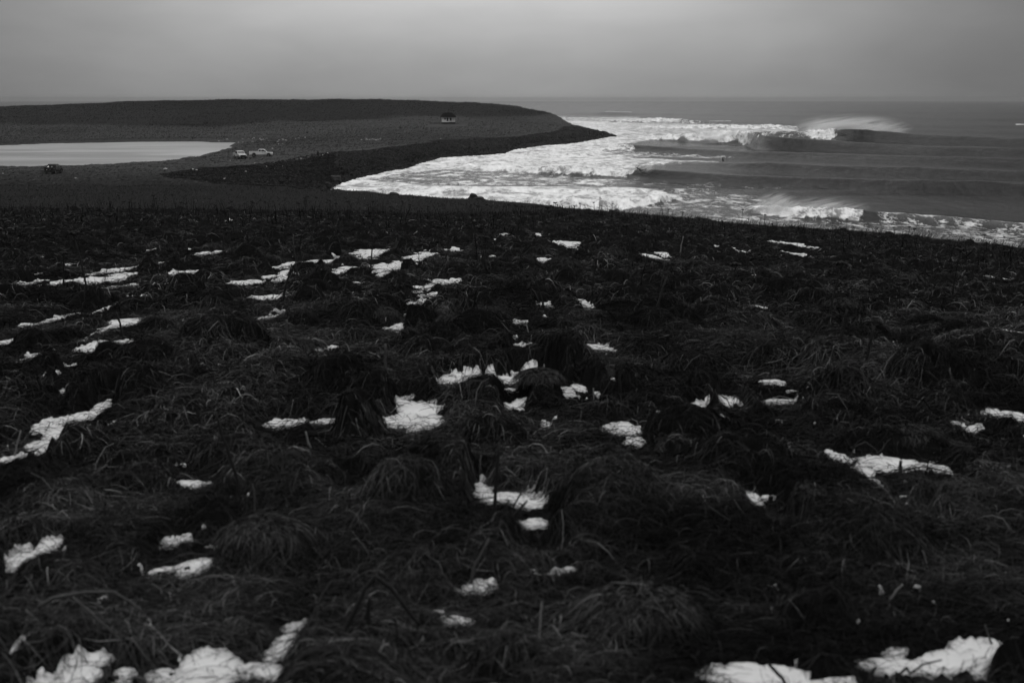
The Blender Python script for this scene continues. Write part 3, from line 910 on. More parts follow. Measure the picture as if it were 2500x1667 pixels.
# upright sparse blades and far flat grass: second mass
inland = lambda X, Y: base_z(X, Y) > 1.9
pa = merge(
    grass_layer(60000, 118, 240, 0.3, 0.7, 0.045, 0.12, 0.38, lo=0.02, hi=0.05, cond=inland, seg=3, pale=0.02),
)
X, Y, L, hd, cu, lf, wd, tn = pa
k = (poly_sd(*to_px(X, Y, 3.0), ROCKP) < 0)
X, Y, L, hd, cu, lf, wd, tn = [a[k] for a in (X, Y, L, hd, cu, lf, wd, tn)]
fg = blades("flat_grass", X, Y, L * 0.5, hd, cu, lf, wd, tn, m_grass, seg=3, droop=True)
tag(fg, "short dark grass on the flat land below the field", "grass", kind='stuff')

n = 170000
Yf = rng.uniform(240 ** 0.5, 960 ** 0.5, n) ** 2
uf = rng.uniform(-0.45, 0.08, n)
Xf = uf * Yf
bzf = base_z(Xf, Yf)
pxf, pyf = to_px(Xf, Yf, bzf)
k = (bzf > 1.6) & (poly_sd(pxf, pyf, ROCKP) < -1) & (poly_sd(Xf, Yf, POND_W) < -1.0 - 2.5 * rng.random(n)) & ~((np.abs(Xf + 30) < 9) & (Yf > 640) & (Yf < 690))
Xf, Yf, pxf, pyf = Xf[k], Yf[k], pxf[k], pyf[k]
n = len(Xf)
blf = np.interp(pxf, bx, by) + fbm(Xf * 0.02, Yf * 0.02, 4, 91) * 5
dark = (blf + rng.normal(0, 3, n) > pyf) & (Yf > 500)
tf = np.where(dark, 0.014, 0.040) * (0.6 + 0.9 * rng.random(n) ** 1.5) * (1 + 0.6 * fbm(Xf * 0.03, Yf * 0.01, 4, 96))
pick = rng.random(n) < 0.08
tf[pick] *= 1.9
dg = blades("distant_grass", Xf, Yf, rng.uniform(0.2, 0.8, n), rng.normal(0.1, 0.6, n), rng.normal(0, 0.5, n), rng.uniform(0.10, 0.42, n) * np.where(dark, 1.35, 1.0) * np.interp(Yf, [240, 380, 520], [0.35, 0.5, 1.0]), 0.00022 * Yf * rng.uniform(0.6, 1.6, n), tf, m_grass, seg=2, droop=True)
tag(dg, "rough tufted grass and low brush on the flats and headland", "grass", kind='stuff')

# beach grass along the bluff on the right, pale against the water
n = 24000
pxs = rng.uniform(1500, 2760, n)
us = U(pxs)
keys = [1400, 1600, 1800, 2068, 2276, 2500, 2900]
Ye = np.interp(us, [float(U(k)) for k in keys], [NEAR[k][10][0] for k in keys])
Y = Ye + rng.uniform(0.3, 5.5, n)
X = us * Y
dens = np.interp(pxs, [1500, 1560, 1700, 1760, 1850, 2000, 2760], [0.35, 0.8, 0.8, 0.15, 0.5, 1, 1])
k = (rng.random(n) < dens) & (fbm(X * 0.5, Y * 0.2, 3, 300) > -0.45)
X, Y = X[k], Y[k]
n = len(X)
bg_ = blades("beach_grass", X, Y, rng.uniform(0.2, 0.5, n), rng.normal(0.1, 0.4, n), rng.normal(0, 0.4, n), rng.uniform(0.15, 0.85, n), np.full(n, 0.03), np.where(rng.random(n) < 0.45, 0.01, 0.12 + 0.5 * rng.random(n)), m_grass, seg=3, droop=True)
tag(bg_, "pale thin beach grass leaning along the bluff edge above the water", "beach grass", kind='stuff')

# individual big tussocks (rounded mops of long grass)


def tussock_mesh(seed):
    r = np.random.default_rng(seed)
    n = 3400
    ph = r.uniform(0, 2 * np.pi, n)
    rad0 = 0.75 * np.sqrt(r.random(n))
    seg = 5
    ts = np.linspace(0, 1, seg + 1)
    Lr = r.uniform(0.2, 0.65, n)
    hd_ = ph + r.normal(0, 0.95, n) + 0.25
    cu_ = r.normal(0, 0.7, n)
    ang = hd_[:, None] + cu_[:, None] * ts
    st = (Lr / seg)[:, None]
    PX = (rad0 * np.cos(ph))[:, None] + np.concatenate([np.zeros((n, 1)), np.cumsum(np.cos(ang[:, :-1]) * st, 1)], 1)
    PY = (rad0 * np.sin(ph))[:, None] + np.concatenate([np.zeros((n, 1)), np.cumsum(np.sin(ang[:, :-1]) * st, 1)], 1)
    q_ = np.clip(1 - (PX ** 2 + PY ** 2) / (1.35 ** 2), 0, 1) ** 0.8
    PZ = q_ * 0.65 + r.uniform(0.0, 0.12, n)[:, None] * np.sin(np.pi * ts)[None, :] + 0.01
    wd_ = (0.022 * r.uniform(0.5, 1.3, n))[:, None] * (1 - 0.7 * ts ** 2)[None, :] * 0.5
    tl = r.uniform(-1, 1, n)[:, None]
    wx, wy, wz = -np.sin(ang) * wd_ * np.sqrt(1 - .8 * tl * tl), np.cos(ang) * wd_ * np.sqrt(1 - .8 * tl * tl), wd_ * tl
    A = np.stack([PX - wx, PY - wy, PZ - wz], -1)
    B = np.stack([PX + wx, PY + wy, PZ + wz], -1)
    V = np.stack([A, B], 2).reshape(n, -1, 3)
    Q = (np.arange(n)[:, None, None] * (2 * (seg + 1)) + np.arange(seg)[None, :, None] * 2 + np.array([0, 1, 3, 2])[None, None, :]).reshape(-1, 4)
    tn_ = np.repeat(0.008 + 0.050 * r.random(n) ** 1.8, 2 * (seg + 1))
    return V.reshape(-1, 3), Q, tn_


protos = []
for i, (x, y, r_) in enumerate(BIG):
    if i < 4:
        V, Q, T = tussock_mesh(50 + i)
        o = np_mesh("grass_tussock", V, Q, m_grass, {'tone': T})
        protos.append(o)
    else:
        o = protos[i % 4].copy()
        COL.objects.link(o)
    r_ = max(r_, 0.16)
    zc = float(gz(np.array([x]), np.array([y]))[0]) - r_ * 0.62
    o.location = (x, y, zc + 0.01)
    o.rotation_euler = (0, 0, 0.4 * i)
    o.scale = (r_, r_, r_)
    tag(o, "rounded shaggy tussock of dead grass rising from the foreground field", "tussock", "tussocks in the foreground field")

# ------------------------------------------------------------------ beach stones
m_rock = mat_grey("dark_rock", 0.016, 0.7, 0.5, 1.5, 0.05, attr='tone', spec=0.08)
ICO = bmesh.new()
bmesh.ops.create_icosphere(ICO, subdivisions=1, radius=1.0)
ico_v = np.array([v.co[:] for v in ICO.verts])
ico_f = np.array([[v.index for v in f.verts] for f in ICO.faces])
ICO.free()


def stones(name, X, Y, Z, S, tone_):
    n = len(X)
    r = rng.uniform(0.7, 1.25, (n, len(ico_v), 1))
    V = ico_v[None] * r
    V = V * (S[:, None] * rng.uniform(0.7, 1.3, (n, 3)) * np.array([1.1, 1.0, 0.65]))[:, None, :]
    a = rng.uniform(0, 6.28, n)
    c, s = np.cos(a)[:, None], np.sin(a)[:, None]
    V = np.stack([V[..., 0] * c - V[..., 1] * s, V[..., 0] * s + V[..., 1] * c, V[..., 2]], -1)
    V += np.stack([X, Y, Z], -1)[:, None, :]
    F = (ico_f[None] + (np.arange(n) * len(ico_v))[:, None, None]).reshape(-1, 3)
    return np_mesh(name, V.reshape(-1, 3), F, m_rock, {'tone': np.repeat(tone_, len(ico_v))}, smooth=False)


fk = sorted(k for k in FAR if 828 <= k <= 1490)
n = 30000
pxs = 820 + 680 * rng.random(n) ** 1.0
us = U(pxs)
fu = [float(U(k)) for k in fk]
Yw = np.interp(us, fu, [FAR[k][1][0] for k in fk])
Yb = np.interp(us, fu, [FAR[k][3][0] for k in fk])
tt = rng.uniform(-0.16, 1.0, n)
Y = Yw + (Yb - Yw) * tt - rng.exponential(1.5, n) * (tt < 0)
X = us * Y
s_ = rng.uniform(0.14, 0.5, n) * (0.8 + 0.4 * (Y > 450))
keepn = (tt > -0.02) | (rng.random(n) < 0.35)
X1, Y1, s1 = X[keepn], Y[keepn], s_[keepn]
# behind the shingle bank and on the back of the point
n = 9000
px2 = rng.uniform(390, 830, n)
py2 = rng.uniform(380, 458, n)
kk = poly_sd(px2, py2, ROCKP) > 0
X2, Y2 = at_z(px2[kk], py2[kk], 2.8)
n3 = 3500
px3 = rng.uniform(1375, 1500, n3)
us3 = U(px3)
Y3 = rng.uniform(1, 1, n3) * np.interp(us3, fu, [FAR[k][4][0] for k in fk]) + rng.uniform(-15, 70, n3)
X3 = us3 * Y3
b3 = base_z(X3, Y3)
k3 = (b3 > -0.7) & ((b3 < 3.5))
X_ = np.concatenate([X1, X2, X3[k3]])
Y_ = np.concatenate([Y1, Y2, Y3[k3]])
s_ = np.concatenate([s1, rng.uniform(0.1, 0.3, len(X2)), rng.uniform(0.2, 0.6, k3.sum())])
z_ = gz(X_, Y_)
z_ = np.where((z_ < 0) & (z_ > -1.6), np.maximum(z_, -0.12), z_)
k = (z_ > -0.9)
s_ = np.where(z_ < 0.25, s_ * 1.5, s_)
X_, Y_, s_, z_ = X_[k], Y_[k], s_[k], z_[k]
rk = stones("beach_rocks", X_, Y_, z_ + s_ * 0.15, s_, 0.0007 + 0.016 * rng.random(len(X_)) ** 4)
tag(rk, "black wet shingle and cobbles covering the curved beach", "rocks", kind='stuff')


def boulder(px, py, z, w, label, h=0.6, seed=0):
    x, y = at_z(px, py, z)
    bm = bmesh.new()
    bmesh.ops.create_icosphere(bm, subdivisions=3, radius=1.0)
    rr = random.Random(seed)
    ph = [rr.uniform(0, 6) for _ in range(6)]
    for v in bm.verts:
        c = v.co
        f = 1 + 0.16 * math.sin(3 * c.x + ph[0]) + 0.14 * math.sin(4 * c.y + ph[1]) + 0.10 * math.sin(7 * c.z + ph[2] + 3 * c.x) + 0.05 * math.sin(13 * c.x + ph[3]) * math.sin(11 * c.y + ph[4])
        v.co = Vector((c.x * f * w / 2, c.y * f * w / 2 * 0.8, c.z * f * w / 2 * h))
    o = bm_obj("boulder", bm, m_blackrock)
    o.location = (x, y, float(gz(np.array([x]), np.array([y]))[0]) + w * 0.12 * h)
    o.rotation_euler = (0, 0, rr.uniform(0, 3))
    tag(o, label, "boulder")
    return o


m_blackrock = mat_grey("boulder_rock", 0.005, 0.75, 0.5, 1.5, 0.05, spec=0.3)
boulder(817, 445, 0.3, 2.9, "big dark boulder at the inner corner of the cove beside the foam", seed=1)
boulder(800, 452, 0.8, 1.6, "smaller black boulder just left of the boulder in the cove's inner corner", seed=11)
boulder(963, 468.5, 3.0, 1.8, "low black boulder on the bank nearest the cove's inner corner", 0.45, seed=2)
boulder(1155, 482, 3.0, 1.6, "upright dark boulder on the bank edge below the middle of the bay", 0.95, seed=3)
boulder(1171, 483.5, 3.0, 2.2, "flat long boulder lying right of the upright one on the bank edge", 0.4, seed=4)
boulder(858, 427, 0.1, 1.0, "small lone rock standing in the foam near the cove's corner", 0.7, seed=5)
boulder(1503, 328, 0.0, 2.4, "first wet rock in the surf off the tip of the point", 0.6, seed=6)
boulder(1510, 329.5, 0.0, 1.6, "outermost small rock in the surf off the tip of the point", 0.6, seed=7)

# driftwood
m_log = mat_grey("driftwood", 0.008, 0.85, 0.4, 4.0, 0.03)
m_stalk = mat_grey("dry_stalk", 0.004, 0.8, 0.4, 9.0)
m_stalkp = mat_grey("pale_stalk", 0.10, 0.8, 0.4, 9.0)


def tube(bm, pts, rads, sides=7, cap=True):
    rings = []
    for i, (p, r) in enumerate(zip(pts, rads)):
        p = Vector(p)
        a = Vector(pts[max(i - 1, 0)])
        b_ = Vector(pts[min(i + 1, len(pts) - 1)])
        d = (b_ - a)
        d = d.normalized() if d.length > 1e-9 else Vector((0, 0, 1))
        s = d.cross(Vector((0, 1, 0.01)))
        s = s.normalized() if s.length > 1e-4 else Vector((1, 0, 0))
        t_ = d.cross(s).normalized()
        rings.append([bm.verts.new(p + (s * math.cos(2 * math.pi * k / sides) + t_ * math.sin(2 * math.pi * k / sides)) * r) for k in range(sides)])
    for a, b_ in zip(rings[:-1], rings[1:]):
        for k in range(sides):
            bm.faces.new((a[k], a[(k + 1) % sides], b_[(k + 1) % sides], b_[k]))
    if cap:
        bm.faces.new(rings[0][::-1])
        bm.faces.new(rings[-1])


def log(px0, py0, px1, py1, z, r0, r1, label, raise0=0.0, raise1=0.0, name="driftwood_log"):
    x0, y0 = at_z(px0, py0, z)
    x1, y1 = at_z(px1, py1, z)
    y1 = y0 + (y1 - y0) * 0.25
    x1 = float(lat(px1, py1)) * y1
    z0 = float(gz(np.array([x0]), np.array([y0]))[0]) + r0 * 0.6 + raise0
    z1 = float(gz(np.array([x1]), np.array([y1]))[0]) + r1 * 0.6 + raise1
    bm = bmesh.new()
    n_ = 9
    pts, rs = [], []
    for i in range(n_):
        t_ = i / (n_ - 1)
        pts.append((x1 * t_ + x0 * (1 - t_) - x0, (y1 - y0) * t_, (z1 - z0) * t_ + 0.05 * math.sin(3 * t_ * 2 + px0)))
        rs.append((r0 * (1 - t_) + r1 * t_) * (1 + 0.08 * math.sin(9 * t_ + py0)))
    tube(bm, pts, rs, 10)
    o = bm_obj(name, bm, m_log, smooth=True)
    o.location = (x0, y0, z0)
    tag(o, label, "log")
    return o


log(1503, 509, 1527, 517, 3.2, 0.34, 0.28, "thick log with its left end tilted up on the bank above the surf", 0.25, -0.1)
log(1487, 516, 1522, 519, 3.1, 0.22, 0.26, "half buried flat log left of and under the tilted log")
log(1590, 522, 1650, 528, 3.4, 0.2, 0.22, "long low log on the bank right of the tilted log")
log(1733, 532, 1790, 538, 4.2, 0.24, 0.22, "straight dark log on the bluff edge left of the near spray", 0.1, 0.1)
log(1700, 534, 1735, 537, 4.2, 0.2, 0.2, "short dark log touching the left end of the straight one on the bluff")
log(2383, 581, 2405, 590, 5.8, 0.40, 0.24, "stout dark log on the bluff edge near the right end of the grass", 0.22, -0.05)
log(2255, 577, 2330, 583, 5.5, 0.22, 0.2, "long low dark log on the bluff left of the bent stick")
log(1430, 510, 1442, 511, 3.0, 0.14, 0.12, "thin short log on the bank left of the tall post")
log(917, 365, 927, 358, 3.8, 0.16, 0.10, "dark branch leaning up on the shingle bank crest", 0, 0.9, name="driftwood_branch")


def stick(px, pyb, z, pts_px, r, label, name, cat, mat=None):
    """pts_px: list of (dx, dy) in image pixels from the foot"""
    x, y = at_z(px, pyb, z)
    zb = float(gz(np.array([x]), np.array([y]))[0])
    s = y / FPX
    bm = bmesh.new()
    tube(bm, [(dx * s, 0, -dy * s) for dx, dy in pts_px], [r * (1 - 0.5 * i / (len(pts_px) - 1)) for i in range(len(pts_px))], 7)
    o = bm_obj(name, bm, mat or m_stalk, smooth=True)
    o.location = (x, y, zb - 0.05)
    tag(o, label, cat)
    return o


stick(2342, 583, 5.6, [(0, 2), (3, -5), (6, -12), (7, -20), (6, -29)], 0.06, "bent dark stick standing alone on the bluff near the log at the right", "standing_stick", "stick")
st = stick(1462, 537, 5.0, [(0, 6), (0.5, -12), (1.5, -24), (2.5, -44)], 0.05, "tall thin grey post with a small crosspiece above the bank by the tilted log", "wooden_post", "post", m_stalkp)
bm = bmesh.new()
sc_ = float(st.location.y) / FPX
tube(bm, [(2 * sc_, 0, 40 * sc_), (5 * sc_, 0, 38 * sc_), (7 * sc_, 0, 37 * sc_)], [0.025, 0.02, 0.02], 6)
bm_obj("crosspiece", bm, m_stalkp, st, True)
stick(1146, 343, 3.6, [(0, 1), (-0.5, -3), (0, -6)], 0.16, "short dark stump on the crest of the shingle bank", "stump", "stump")

# ------------------------------------------------------------------ dead umbel plants


def umbel_plant(seed, h, lean=0.1, head=True, fork=False):
    rr = random.Random(seed)
    bm = bmesh.new()
    k = 5
    lx, ly = rr.uniform(-lean, lean), rr.uniform(-lean, lean)
    pts = [(lx * h * (i / k) ** 1.6 + rr.uniform(-.01, .01), ly * h * (i / k) ** 1.6, h * i / k - 0.06) for i in range(k + 1)]
    tube(bm, pts, [0.026 - 0.012 * i / k for i in range(k + 1)], 5)
    if fork:
        a = pts[3]
        tube(bm, [a, (a[0] + 0.1 * h, a[1], a[2] + 0.14 * h), (a[0] + 0.15 * h, a[1], a[2] + 0.3 * h)], [0.009, 0.007, 0.005], 4)
        a = pts[2]
        tube(bm, [a, (a[0] - 0.12 * h, a[1], a[2] + 0.1 * h), (a[0] - 0.17 * h, a[1], a[2] + 0.25 * h)], [0.009, 0.007, 0.005], 4)
    o = bm_obj("dead_umbel_plant", bm, m_stalk, smooth=True)
    if head:
        bm = bmesh.new()
        top = Vector(pts[-1])
        for i in range(13):
            a = 2 * math.pi * i / 13 + rr.uniform(-.1, .1)
            rad = rr.uniform(0.05, 0.11)
            e = top + Vector((math.cos(a) * rad, math.sin(a) * rad, rr.uniform(0.06, 0.10)))
            tube(bm, [top, top.lerp(e, 0.6) + Vector((0, 0, -0.01)), e], [0.005, 0.004, 0.004], 3)
            bmesh.ops.create_icosphere(bm, subdivisions=1, radius=0.034, matrix=Matrix.Translation(e))
        bm_obj("seed_head", bm, m_stalk, o)
    return o


up = [umbel_plant(1, 0.95), umbel_plant(2, 1.25, 0.15), umbel_plant(3, 0.8, 0.3), umbel_plant(4, 1.1, 0.35, False, True), umbel_plant(5, 0.75, 0.6, False), umbel_plant(6, 1.0, 0.2, True, True)]
for o in up:
    o.location = (0, -900, 0)
lab_far = "thin dark dead umbel stem standing on the brow of the field"
special = [(1810, 553, 1, "dead umbel with a wide flat head standing tallest left of the near spray", 1.15), (1865, 559, 5, "dead umbel with a flat head leaning left under the near spray", 1.1),
           (1829, 556, 0, "small dead umbel between the two tall ones under the near spray", 0.7), (2065, 572, 1, "wide headed dead umbel before the beach grass, below the spray's right end", 0.95),
           (1618, 535, 0, "dead umbel poking above the beach grass right of the long low log", 0.9), (1934, 563, 0, "single short dead umbel against the foam line right of the tall pair", 0.7),
           (1350, 520, 5, "leaning dead umbel with a heavy head left of the grey post", 1.0), (1167, 662, 3, "tall dark forked dead stem standing in the middle of the field", 0.75), (1578, 655, 4, "bare dead stem right of the middle of the field", 0.7),
           (185, 500, 5, "broad headed dead umbel on the brow at far left below the pond", 1.2)]
used_p = set()


def place_plant(p, x, y, s, rz, label, group=None):
    if p not in used_p:
        o = up[p]
        used_p.add(p)
    else:
        o = copy_tree(up[p])
    o.location = (x, y, float(gz(np.array([x]), np.array([y]))[0]))
    o.scale = (s, s, s)
    o.rotation_euler = (0, 0, rz)
    if 'group' in o:
        del o['group']
    tag(o, label, "dead plant", group)


for px, py, p, lb, s in special:
    x, y, z = hit(px, py)
    place_plant(p, x, y, s, 0.3, lb)
cnt = 0
while cnt < 285:
    q_ = rng.random()
    if q_ < 0.45:
        y = rng.uniform(88, 122)
        u_ = rng.uniform(-0.36, 0.05)
    elif q_ < 0.66:
        u_ = rng.uniform(0.0, 0.37)
        px = 1250 + u_ * 3522
        y = np.interp(u_, [float(U(k)) for k in keys], [NEAR[k][10][0] for k in keys]) * rng.uniform(0.62, 0.93)
    else:
        y = rng.uniform(18, 88)
        u_ = rng.uniform(-0.36, 0.36)
    x = u_ * y
    if snow_field(np.array([x]), np.array([y]))[0] > 0.4:
        continue
    s = rng.uniform(0.5, 1.1) * (0.85 if y < 60 else 1)
    place_plant(int(rng.integers(0, 6)), x, y, s, rng.uniform(0, 6.28), lab_far if y > 60 else "thin dark dead stem standing among the foreground tussocks",
                "dead umbel stems on the brow of the field" if y > 60 else "dead stems among the foreground tussocks")
    cnt += 1

n = 2100
q_ = rng.random(n)
us = rng.uniform(-0.38, 0.40, n)
ymax = np.interp(us, [-0.4, 0.0] + [float(U(k)) for k in keys], [124, 118] + [NEAR[k][10][0] * 0.9 for k in keys])
Y = ymax * (1.0 - 0.45 * rng.random(n) ** 1.3)
kp = fbm(us * 40, Y * 0.12, 3, 333) > -0.25
us, Y = us[kp], Y[kp]
n = len(Y)
X = us * Y
ds = blades("dead_stems", X, Y, rng.uniform(0.05, 0.7, n), rng.uniform(0, 6.28, n), rng.normal(0, 0.5, n), 0.25 + 0.8 * rng.random(n) ** 1.6, np.full(n, 0.034), np.where(rng.random(n) < 0.8, 0.0015, 0.03), m_grass, seg=3, droop=True)
tag(ds, "thicket of thin dead stems along the brow of the field", "dead plants", kind='stuff')

# broken thick stalks in the foreground, each drawn from its foot up
STK = [
    (1205, 1290, [(0, 12), (3, -30), (8, -100), (14, -190)], 0.010, 0, "thick dark upright broken stalk crossing the snow patch in the centre foreground"),
    (1212, 1275, [(0, 8), (28, -20), (78, -76)], 0.008, 0, "dark stalk leaning right beside the upright one in the centre foreground"),
    (1146, 1400, [(0, 8), (14, -50), (50, -118)], 0.008, 2, "grey stalk leaning right, below the upright one in the centre foreground"),
    (585, 1220, [(0, 6), (-4, -50), (-22, -120), (-40, -170), (-52, -220)], 0.010, 0, "tall crooked dark stalk left of centre above the tussock"),
    (905, 1550, [(0, 0), (-4, -40), (-2, -90)], 0.012, 0, "short black stub under the arched stalk at bottom centre"),
    (850, 1570, [(-20, 10), (10, -50), (45, -115), (70, -150), (110, -120), (160, -50), (185, -20)], 0.010, 0, "thick arched dark stalk bent over at bottom centre"),
    (30, 1105, [(0, 4), (10, -30), (24, -76)], 0.007, 1, "pale split stem leaning right in the snow at the left edge"),
    (940, 935, [(0, 6), (2, -30), (3, -68)], 0.016, 2, "grey broken stem standing above the large snow patch left of centre"),
    (945, 928, [(0, 0), (20, 5), (58, 16)], 0.013, 1, "pale stem lying to the right of the grey broken stem"),
    (2048, 895, [(0, 4), (8, -40), (14, -85)], 0.016, 0, "dark stem standing in front of the large tussock on the right"),
    (2112, 920, [(0, 4), (8, -50), (18, -95)], 0.016, 0, "dark stem leaning right, right of the large tussock"),
    (1962, 858, [(0, 4), (18, -40), (46, -85)], 0.014, 0, "dark stem leaning well to the right, left of the large tussock"),
    (1514, 975, [(0, 4), (-1, -40), (2, -90)], 0.014, 0, "straight dark stem right of the tangled centre patches of snow"),
    (2198, 1140, [(0, 4), (0, -14), (2, -32)], 0.014, 0, "short black stub standing in the wide snow patch on the right"),
    (2195, 1150, [(-40, -6), (20, -22), (60, -28), (110, -18)], 0.006, 0, "thin dark stem arching across the wide snow patch on the right"),
    (350, 1515, [(-260, -60), (-220, -84), (-140, -96), (-70, -94), (-30, -66), (0, -40)], 0.007, 2, "long grey stem arching over the grass at bottom left"),
    (310, 1560, [(0, 0), (-60, -60), (-130, -130)], 0.006, 2, "straight grey stem crossing under the arching one at bottom left"),
    (762, 1145, [(0, 2), (-8, -20), (-14, -48)], 0.008, 1, "short pale stub left of centre, below the long snow patch"),
    (690, 750, [(0, 6), (6, -30), (14, -60), (26, -95)], 0.016, 0, "forked dark stem left of centre above the pair of tussocks"),
    (700, 832, [(0, 4), (0, -30), (1, -58)], 0.020, 2, "grey broken stub left of the round tussock left of centre"),
    (300, 818, [(0, 4), (-6, -40), (-14, -66)], 0.014, 0, "dark stem leaning left beside the bright snow heap at left"),
    (1930, 1667, [(0, 6), (-20, -40), (-60, -80)], 0.008, 0, "thick dark stem leaning left over the snow at bottom right"),
    (2105, 1660, [(0, 6), (20, -40), (34, -66)], 0.007, 0, "short black stem in the snow at bottom right"),
    (2170, 1640, [(0, 0), (30, -8), (48, -24), (56, -6), (90, -30), (140, -40)], 0.005, 0, "thin zigzag dark stem over the snow at bottom right"),
    (455, 1380, [(-10, 6), (-4, -16), (6, -22), (8, 4)], 0.006, 0, "small looped dark stem at the left edge of the rounded snow patch"),
    (1660, 620, [(0, 4), (3, -20), (8, -40)], 0.03, 1, "pale broken stub in the upper right of the field"),
    (1290, 1240, [(-40, -35), (-20, -70), (-15, -84)], 0.005, 2, "thin grey stem crossing the central snow patch"),
    (2170, 1440, [(0, 0), (20, -28), (36, -44)], 0.006, 1, "pale short stick pointing right in the dark grass at lower right"),
    (2430, 1560, [(0, 4), (-16, -36), (-30, -70)], 0.005, 2, "thin grey stem leaning left at the lower right edge"),
    (1870, 1310, [(-150, -90), (-60, -30), (0, 10)], 0.006, 0, "long dark stem lying across the grass right of centre bottom"),
]
for i, (px, py, pts, r, mt, lb) in enumerate(STK):
    x, y, z = hit(px, min(py, 1664))
    s = y / FPX
    lo_ = float(gz(np.array([x]), np.array([y]))[0])
    bm = bmesh.new()
    n_ = len(pts) * 3 - 2
    P = np.array(pts, float)
    ti = np.linspace(0, len(pts) - 1, n_)
    xs = np.interp(ti, range(len(pts)), P[:, 0])
    ys = np.interp(ti, range(len(pts)), P[:, 1])
    rr = random.Random(i)
    V3 = [(a * s + rr.uniform(-.3, .3) * r, 0.10 * a * s, -b_ * s * 1.04) for a, b_ in zip(xs, ys)]
    rads = [r * (1 - 0.35 * j / (n_ - 1)) * rr.uniform(0.85, 1.15) for j in range(n_)]
    tube(bm, V3, rads, 7)
    o = bm_obj("broken_stalk", bm, (m_stalk, m_stalkp, mat_grey("grey_stalk", 0.035, 0.8, 0.4, 9.0))[mt], smooth=True)
    o.location = (x, y, lo_)
    tag(o, lb, "stalk")

# loose twigs and pale straws lying everywhere
n = 9000
X, Y = scatter(n, 3, 95)
k = (snow_field(X, Y) < 0.5) | (rng.random(n) < 0.15)
X, Y = X[k], Y[k]
n = len(X)
wdt = 0.004 + 0.00035 * Y
tw = blades("straw_litter", X, Y, rng.uniform(0.10, 0.5, n), rng.uniform(0, 6.28, n), rng.normal(0, 0.6, n), rng.uniform(0.01, 0.16, n), wdt * rng.uniform(0.6, 1.3, n), np.where(rng.random(n) < 0.5, 0.004, 0.02 + 0.10 * rng.random(n) ** 3), m_grass)
tag(tw, "loose straws and twigs scattered over the matted grass", "litter", kind='stuff')

# ------------------------------------------------------------------ pale stones and snow scraps near the pond
m_pale = mat_grey("pale_stone", 0.32, 0.8, 0.2, 4.0)
ps_mesh = None
spots = []
for _ in range(60):
    px = rng.uniform(430, 760)
    spots.append((px, 341 + rng.normal(0, 2.5) - (px - 430) * 0.004 + 3, 2.6))
for _ in range(16):
    spots.append((rng.uniform(880, 930), 338 + rng.normal(0, 1.2), 4.2))
for px, py in [(7, 418), (186, 431), (183, 430), (404, 406), (470, 409), (476, 409), (480, 410), (600, 415), (549, 434), (562, 388), (622, 395), (650, 405), (670, 410), (690, 405), (1076, 345), (1213, 333), (735, 388), (748, 385), (788, 383), (792, 381), (800, 379),
               (680, 352), (690, 351), (665, 362)]:
    spots.append((px, py, 3.0))
for i, (px, py, z) in enumerate(spots):
    x, y = at_z(px, py, z)
    if ps_mesh is None:
        bm = bmesh.new()
        bmesh.ops.create_icosphere(bm, subdivisions=2, radius=0.5)
        for v in bm.verts:
            v.co *= 1 + 0.2 * math.sin(5 * v.co.x + 2) * math.cos(6 * v.co.y)
            v.co.z *= 0.55
        o = bm_obj("pale_stone", bm, m_pale)
        ps_mesh = o.data
    else:
        o = bpy.data.objects.new("pale_stone", ps_mesh)
        COL.objects.link(o)
    s = rng.uniform(0.25, 0.6) * (y / 450) ** 0.5
    if i in (79, 80):
        s *= 1.8
    o.scale = (s * rng.uniform(0.8, 1.8), s, s)
    o.location = (x, y, float(gz(np.array([x]), np.array([y]))[0]) + 0.03)
    tag(o, "small pale stone lying in the grass behind the pond and beach", "stone", "pale stones in the grass around the pond")

def ground_pos(px, py, z):
    Ys = np.arange(150, 900, 0.5)
    Xs = lat(px, py) * Ys
    gg = gz(Xs, Ys)
    k = int(np.argmax(gg >= CAMZ + slope(py) * Ys))
    return (float(Xs[k]), float(Ys[k]), float(gg[k]))


# ------------------------------------------------------------------ hut
m_white = mat_grey("weathered_white_paint", 0.48, 0.8, 0.18, 0.8)
m_roof = mat_grey("dark_roof_shingles", 0.003, 0.95, 0.3, 2.0, 0.02, spec=0.0)
m_dark = mat_grey("dark_timber", 0.003, 0.9, 0.3, 2.0, spec=0.0)
m_trim = mat_grey("trim_paint", 0.16, 0.7, 0.1, 2.0)
m_glass = mat_grey("window_glass", 0.006, 0.08, 0.0, 1.0, spec=0.5)


def box(bm, x0, x1, y0, y1, z0, z1):
    v = [bm.verts.new(p) for p in ((x0, y0, z0), (x1, y0, z0), (x1, y1, z0), (x0, y1, z0), (x0, y0, z1), (x1, y0, z1), (x1, y1, z1), (x0, y1, z1))]
    for f in ((0, 3, 2, 1), (4, 5, 6, 7), (0, 1, 5, 4), (1, 2, 6, 5), (2, 3, 7, 6), (3, 0, 4, 7)):
        bm.faces.new([v[i] for i in f])


